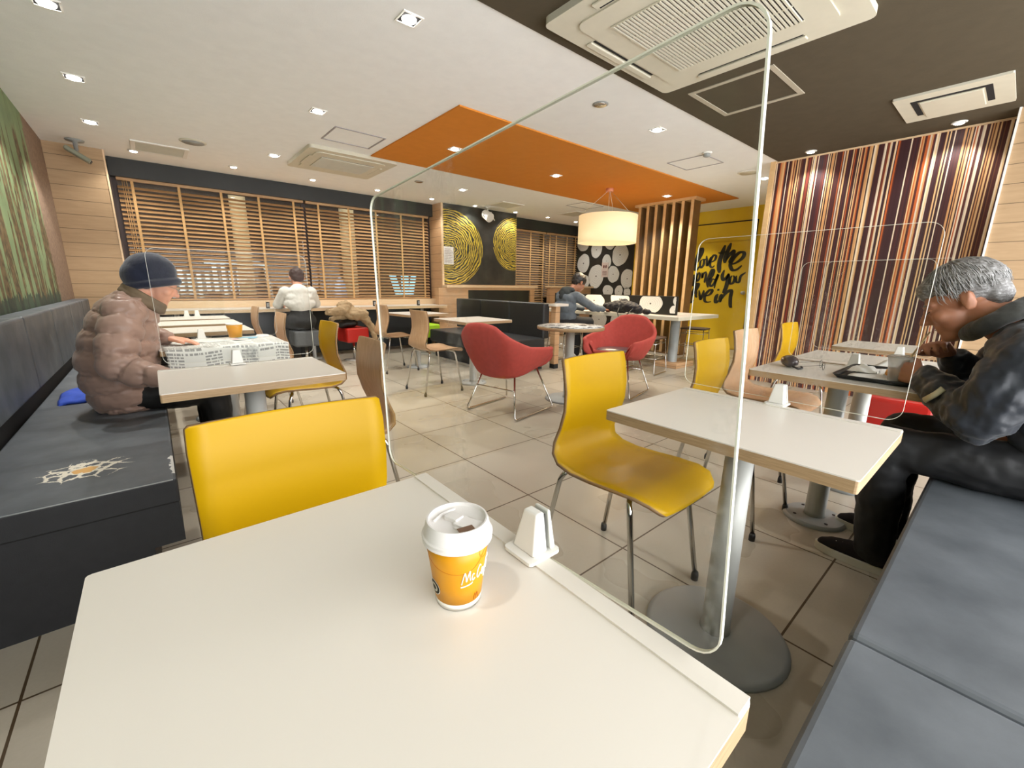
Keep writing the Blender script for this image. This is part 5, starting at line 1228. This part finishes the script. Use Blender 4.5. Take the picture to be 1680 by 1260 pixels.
# near arm to the cup, far arm to the straw
body.chain([((1.99, -.05, .90), .05), ((1.985, .005, .690), .040), ((2.125, .165, .765), .026)])
body.chain([((2.41, -.06, .90), .05), ((2.455, .045, .735), .040), ((2.335, .135, .835), .026)])
for sx, kx in ((-1, 2.06), (1, 2.36)): body.chain([((X0+sx*.09, -.27, .52), .08), ((kx, .22, .505), .055), ((kx, .19, .12), .038)])
hand(body, (2.142, .185, .772), (0.62, 0.72, 0.06), (0.75, -0.55, -0.1), (-0.1, 0.1, 1), [.50, .50, .52, .55], 1.0, 0.5)
hand(body, (2.322, .148, .846), (-0.72, 0.40, 0.50), (-0.55, -0.2, -0.75), (-0.2, 0.8, 0.55), [.55, .75, .85, .95], 1.0, 0.5)
man2 = mobj('person', bake('person', body, 0.0056, 2), SKIN2)
tag(man2, 'grey-haired man in a dark jacket bent over his drink at the right', 'person')
jk = MB()
jk.chain([((X0, -.30, .55), .165), ((X0, -.22, .68), .165), ((X0, -.13, .82), .150), ((X0, -.075, .92), .115)])
for sx in (-1, 1): jk.ball((X0+sx*.10, -.20, .70), (.13, .16, .20), 20, 14); jk.cap((X0+sx*.08, -.07, .90), .12, (X0+sx*.17, -.05, .90), .095)
jk.chain([((1.985, -.055, .895), .092), ((1.955, -.01, .79), .086), ((1.965, .018, .695), .082), ((2.035, .075, .712), .070), ((2.105, .145, .755), .056), ((2.125, .168, .768), .050)])
jk.chain([((2.415, -.06, .895), .092), ((2.455, .01, .80), .082), ((2.455, .055, .735), .072), ((2.39, .105, .79), .058), ((2.352, .128, .825), .048)])
jd = cloth_mat('dark charcoal jacket', S(40, 43, 49), 0.38, 0.25, 9, 0.15, 0.3, 40)
mobj('jacket', bake('jacket', jk, 0.0075, 1, 0.042, 0.07), jd, man2, 'dark charcoal zip jacket')
hd = MB(); cc = []
for k in range(25):
    a = 2*PI*k/24; v = Vector((0.098*math.cos(a), 0.092*math.sin(a), 0.0)); m_ = Matrix.Rotation(math.radians(-42), 4, 'X'); cc.append(Vector((X0, .030, 1.002))+(m_ @ v))
hd.tube(cc, 0.030, 10, caps=False); hd.cap((X0-.06, -.10, .975), .05, (X0+.06, -.10, .975), .05); hd.cap((X0-.06, -.055, 1.035), .045, (X0+.06, -.055, 1.035), .045)
mobj('hood', bake('hood', hd, 0.007, 2, 0.015, 0.05), cloth_mat('fleece hood', S(56, 56, 52), 0.95, 0.2, 60, 0.3, 0.5, 120), man2, 'dark fleece collar and hood')
rf = MB().tube([(2.012, .155, .712), (1.996, .130, .742), (1.995, .115, .765)], 0.011, 8, flat=.5)
obj('sleeve_stripe', rf, mat('reflective strip', S(206, 198, 168), 0.35), man2)
tr = MB(); tr.ball((X0, -.30, .51), (.19, .15, .086), 24, 14)
for kx, hx in ((2.06, 2.10), (2.36, 2.30)): tr.chain([((hx, -.26, .512), .092), ((kx+.01, 0, .515), .088), ((kx, .215, .510), .080), ((kx-.002, .225, .40), .076), ((kx, .205, .16), .068), ((kx, .20, .085), .066)])
mobj('trousers', bake('trousers', tr, 0.009, 2, 0.026, 0.08), cloth_mat('black track trousers', S(32, 32, 33), 0.55), man2, 'black trousers')
M['sole'] = mat('white rubber sole', S(214, 212, 198), 0.6)
sh = shoe(man2, (2.055, .135, 0), (2.062, .375, 0), cloth_mat('black canvas', S(34, 30, 32), 0.85), M['sole'])
mk = MB()
for k in range(4):
    y = .245+.021*k; z = .0835-.0048*k
    mk.tube([(2.040, y-.006, z-.004), (2.036, y, z-.010), (2.044, y+.006, z-.002)], 0.0018, 5)
obj('side_mark', mk, M['white'], sh)
shoe(man2, (2.36, .135, 0), (2.37, .375, 0), cloth_mat('black canvas second', S(34, 30, 32), 0.85), M['sole'])
# hair
P = lambda x, y, z: FH @ Vector((x*1.04, y*1.04, z*1.04)); R3 = FH.to_3x3().to_4x4()
hc = MB(); hc.ball(P(0, -.022, .048), (.0865, .104, .0925), 28, 18, M4=R3); hc.ball(P(0, .042, .070), (.066, .058, .046), 20, 14, M4=R3); hc.ball(P(0, -.070, .0), (.068, .048, .062), 20, 12, M4=R3)
def m_hair():
    m = bpy.data.materials.new('grey hair'); t = NT(m); v = t.co()
    n = t.noise(t.scale(v, (30, 14, 50)), 3.0, 5, 0.7); o = t.sep(v)
    t.link(t.ramp(n, [(0.35, S(78, 74, 70)), (0.55, S(122, 120, 118)), (0.72, S(186, 184, 184))]), t.b.inputs['Base Color']); t.b.inputs['Roughness'].default_value = 0.45
    t.bump(n, 0.6, 0.004); return m
HM = m_hair()
hr = mobj('hair', bake('hair', hc, 0.0055, 1, 0.010, 0.025), HM, man2, 'tousled grey hair')
for sx in (-1, 1):
    obj('eyebrow', MB().tube([P(sx*.046, .076, .020), P(sx*.030, .090, .026), P(sx*.012, .094, .020)], [.002, .0038, .002], 8), HM, man2)
    obj('eye', MB().tube([P(sx*.042, .084, .001), P(sx*.030, .0945, -.003), P(sx*.018, .091, .000)], [.001, .0022, .001], 8), M['black'], man2, label='dark narrowed eye')
obj('mouth', MB().tube([P(-.020, .0935, -.0665), P(0, .0965, -.066), P(.020, .0935, -.0665)], [.0008, .0018, .0008], 8), mat('lip line', S(96, 52, 44), 0.6), man2)
def span(r):
    while True:
        th = r.uniform(-PI, PI); ph = r.uniform(0.0, 1.3)
        if abs(th) < 1.0 and ph > .75: continue
        return th, ph
hs = hair_cap(FH, 1.06, mat('grey hair strands', S(150, 148, 146), 0.4, var=0.35, nsc=40), hr, 700, span, .62, 3, 0.0011, name='strands')

# ------------------------------------------------------------------ person in white shirt at the window, faces +y
body = MB(); X1, Y1 = 1.465, 6.06
FH = frame((X1+.02, Y1+.10, 1.145), (0.0, 0.92, -0.38)); head(body, FH, 1.0)
body.cap((X1+.01, Y1+.06, 1.10), .055, (X1, Y1, 1.0), .06)
body.chain([((X1, Y1-.01, .95), .09), ((X1, Y1-.03, .75), .09), ((X1, Y1-.02, .62), .09)])
for sx in (-1, 1):
    body.chain([((X1+sx*.17, Y1, .97), .05), ((X1+sx*.235, Y1+.12, .80), .04), ((X1+sx*.16, Y1+.34, .785), .026)])
    body.chain([((X1+sx*.09, Y1+.02, .58), .055), ((X1+sx*.10, Y1+.36, .56), .055), ((X1+sx*.10, Y1+.33, .12), .04)])
    hand(body, (X1+sx*.155, Y1+.36, .782), (-sx*.4, 1, -.1), (0, 0, -1), (-sx, 0, 0), .3, .95, .2)
p3 = mobj('person', bake('person', body, 0.009, 2), SKIN1); tag(p3, 'person in a white shirt seen from behind at the window counter', 'person')
sh = MB(); sh.chain([((X1, Y1-.02, .82), .15), ((X1, Y1-.01, .95), .125)]); sh.ball((X1, Y1-.02, .825), (.195, .13, .09), 24, 14); sh.ball((X1, Y1-.01, .90), (.185, .125, .09), 24, 14); sh.ball((X1, Y1, .975), (.175, .105, .06), 24, 12)
for sx in (-1, 1): sh.chain([((X1+sx*.155, Y1, .972), .070), ((X1+sx*.235, Y1+.11, .81), .058), ((X1+sx*.175, Y1+.30, .79), .050)])
mobj('white_shirt', bake('white_shirt', sh, 0.009, 2, 0.018, 0.06), cloth_mat('white shirt cotton', S(232, 230, 222), 0.8, 0.03), p3, 'white long-sleeved shirt')
tr = MB(); tr.ball((X1, Y1-.02, .60), (.185, .14, .13), 24, 14); tr.cap((X1, Y1-.02, .60), .14, (X1, Y1-.02, .73), .125)
for sx in (-1, 1): tr.chain([((X1+sx*.09, Y1, .57), .09), ((X1+sx*.10, Y1+.37, .56), .075), ((X1+sx*.10, Y1+.34, .10), .06)])
mobj('trousers', bake('trousers', tr, 0.011, 2, 0.02, 0.1), cloth_mat('dark grey trousers', S(48, 48, 46), 0.8), p3, 'dark grey trousers')
for sx in (-1, 1): shoe(p3, (X1+sx*.10, Y1+.30, 0), (X1+sx*.11, Y1+.54, 0), M['black'], M['black'])
P = lambda x, y, z: FH @ Vector((x, y, z)); hc = MB(); hc.ball(P(0, -.022, .035), (.088, .108, .094), 24, 16, M4=FH.to_3x3().to_4x4()); hc.ball(P(0, -.065, -.02), (.072, .052, .065), 20, 12, M4=FH.to_3x3().to_4x4())
mobj('hair', bake('hair', hc, 0.008, 1, 0.018, 0.03), mat('brown hair', S(62, 40, 32), 0.5, var=0.3, nsc=50), p3, 'short dark brown hair')

# ------------------------------------------------------------------ person in grey hoodie at the shared counter, faces +x
body = MB(); X2, Y2 = 4.50, 4.16
FH = frame((X2+.20, Y2-.04, 1.135), (0.86, -0.12, -0.45)); head(body, FH, 1.0)
body.cap((X2+.14, Y2-.02, 1.08), .055, (X2+.05, Y2, .99), .06)
body.chain([((X2+.03, Y2, .94), .11), ((X2-.02, Y2, .76), .11), ((X2, Y2, .62), .11)])
for sy, el, wr in ((-1, (X2+.28, Y2-.26, .80), (X2+.56, Y2-.24, .765)), (1, (X2+.28, Y2+.22, .80), (X2+.54, Y2+.12, .765))):
    body.chain([((X2+.04, Y2+sy*.17, .96), .05), (el, .04), (wr, .026)])
    body.chain([((X2, Y2+sy*.09, .59), .08), ((X2+.40, Y2+sy*.10, .58), .055), ((X2+.36, Y2+sy*.10, .12), .04)])
    hand(body, (wr[0]+.02, wr[1], .762), (1, -sy*.2, -.1), (0, 0, -1), (0, -sy, 0), .3, .95, .2)
p4 = mobj('person', bake('person', body, 0.009, 2), SKIN2); tag(p4, 'person in a grey hoodie leaning on the shared counter', 'person')
sh = MB(); sh.ball((X2-.01, Y2, .68), (.135, .18, .11), 24, 14); sh.ball((X2-.02, Y2, .80), (.14, .185, .12), 24, 14); sh.ball((X2+.01, Y2, .92), (.135, .18, .10), 24, 14); sh.chain([((X2, Y2, .64), .13), ((X2+.03, Y2, .95), .12)])
for sy, el, wr in ((-1, (X2+.28, Y2-.26, .80), (X2+.53, Y2-.245, .768)), (1, (X2+.28, Y2+.22, .80), (X2+.51, Y2+.13, .768))): sh.chain([((X2+.04, Y2+sy*.155, .955), .072), (el, .058), (wr, .042)])
mobj('hoodie', bake('hoodie', sh, 0.009, 2, 0.025, 0.07), cloth_mat('blue-grey hoodie', S(98, 106, 114), 0.75, 0.08), p4, 'blue-grey hooded jacket')
hd = MB(); hd.ball((X2+.02, Y2, 1.035), (.09, .115, .055), 20, 12); hd.cap((X2-.04, Y2-.05, 1.0), .05, (X2-.04, Y2+.05, 1.0), .05); hd.cap((X2-.09, Y2, .95), .045, (X2-.04, Y2, 1.02), .06)
mobj('hood', bake('hood', hd, 0.009, 2, 0.012, 0.05), cloth_mat('black hood lining', S(52, 56, 58), 0.85), p4, 'darker hood lying on the shoulders')
tr = MB(); tr.ball((X2, Y2, .60), (.14, .18, .10), 24, 14)
for sy in (-1, 1): tr.chain([((X2, Y2+sy*.09, .59), .088), ((X2+.40, Y2+sy*.10, .58), .075), ((X2+.37, Y2+sy*.10, .10), .06)])
mobj('trousers', bake('trousers', tr, 0.011, 2), cloth_mat('dark trousers', S(42, 42, 44), 0.8), p4, 'dark trousers')
for sy in (-1, 1): shoe(p4, (X2+.33, Y2+sy*.10, 0), (X2+.57, Y2+sy*.11, 0), M['white'], M['white'])
hc = MB(); R3 = FH.to_3x3().to_4x4(); P = lambda x, y, z: FH @ Vector((x, y, z)); hc.ball(P(0, -.012, .052), (.090, .112, .094), 24, 16, M4=R3); hc.ball(P(0, .05, .066), (.062, .052, .040), 16, 10, M4=R3); hc.ball(P(0, -.06, .0), (.07, .05, .06), 20, 12, M4=R3)
mobj('hair', bake('hair', hc, 0.008, 1, 0.02, 0.03), mat('black hair', S(34, 28, 26), 0.45, var=0.3, nsc=50), p4, 'short black hair')

# ------------------------------------------------------------------ coat, bags
ct = MB()
ct.chain([((1.80, 6.00, .700), .046), ((1.93, 6.02, .715), .060), ((2.06, 6.05, .735), .064)]); ct.ball((2.20, 6.04, .665), (.17, .09, .085), 22, 14)
ct.chain([((1.98, 6.06, .78), .05), ((2.08, 6.10, .81), .045), ((2.14, 6.12, .74), .06)])
ct.chain([((2.05, 6.08, .70), .07), ((2.18, 6.08, .68), .075), ((2.30, 6.06, .61), .065), ((2.38, 6.03, .50), .050), ((2.42, 6.01, .38), .045), ((2.425, 6.0, .31), .035)])
ct.chain([((1.86, 6.10, .60), .035), ((2.00, 6.10, .64), .05), ((2.20, 6.12, .62), .06)])
tag(mobj('coat', bake('coat', ct, 0.011, 1, 0.055, 0.05), cloth_mat('beige coat', S(176, 152, 118), 0.85, 0.08)), 'beige coat with a check lining heaped on the red box stool', 'coat')
bg = MB(); bg.ball((2.10, 6.12, .535), (.13, .12, .062), 20, 12); bg.ball((2.0, 6.10, .52), (.08, .09, .045), 16, 10)
tag(mobj('shoulder_bag', bake('shoulder_bag', bg, 0.011, 1, 0.02, 0.06), M['black']), 'black bag under the beige coat on the red stool', 'bag')
bg = MB(); bg.chain([((5.20, 3.42, .785), .055), ((5.22, 3.60, .815), .085), ((5.23, 3.80, .815), .090), ((5.22, 4.0, .79), .062)]); bg.cap((5.16, 3.30, .765), .035, (5.12, 3.20, .76), .018); bg.cap((5.24, 3.66, .90), .022, (5.24, 3.76, .90), .022)
bk = mobj('backpack', bake('backpack', bg, 0.009, 1, 0.05, 0.06), cloth_mat('black backpack nylon', S(38, 37, 42), 0.6)); tag(bk, 'black backpack lying on the shared counter', 'bag')
s_ = MB(); s_.tube(fillet([(5.10, 3.45, .80), (5.05, 3.50, .73), (5.05, 3.62, .60), (5.06, 3.68, .735), (5.12, 3.70, .80)], .03), 0.007, 6); obj('shoulder_strap', s_, M['black'], bk)
bg = MB(); bg.ball((2.47, -.33, .49), (.10, .08, .065), 20, 12)
tag(mobj('orange_pouch', bake('orange_pouch', bg, 0.009, 2, 0.012, 0.05), mat('orange pouch', S(214, 120, 20), 0.45)), 'small orange pouch on the bench at the right edge', 'bag')
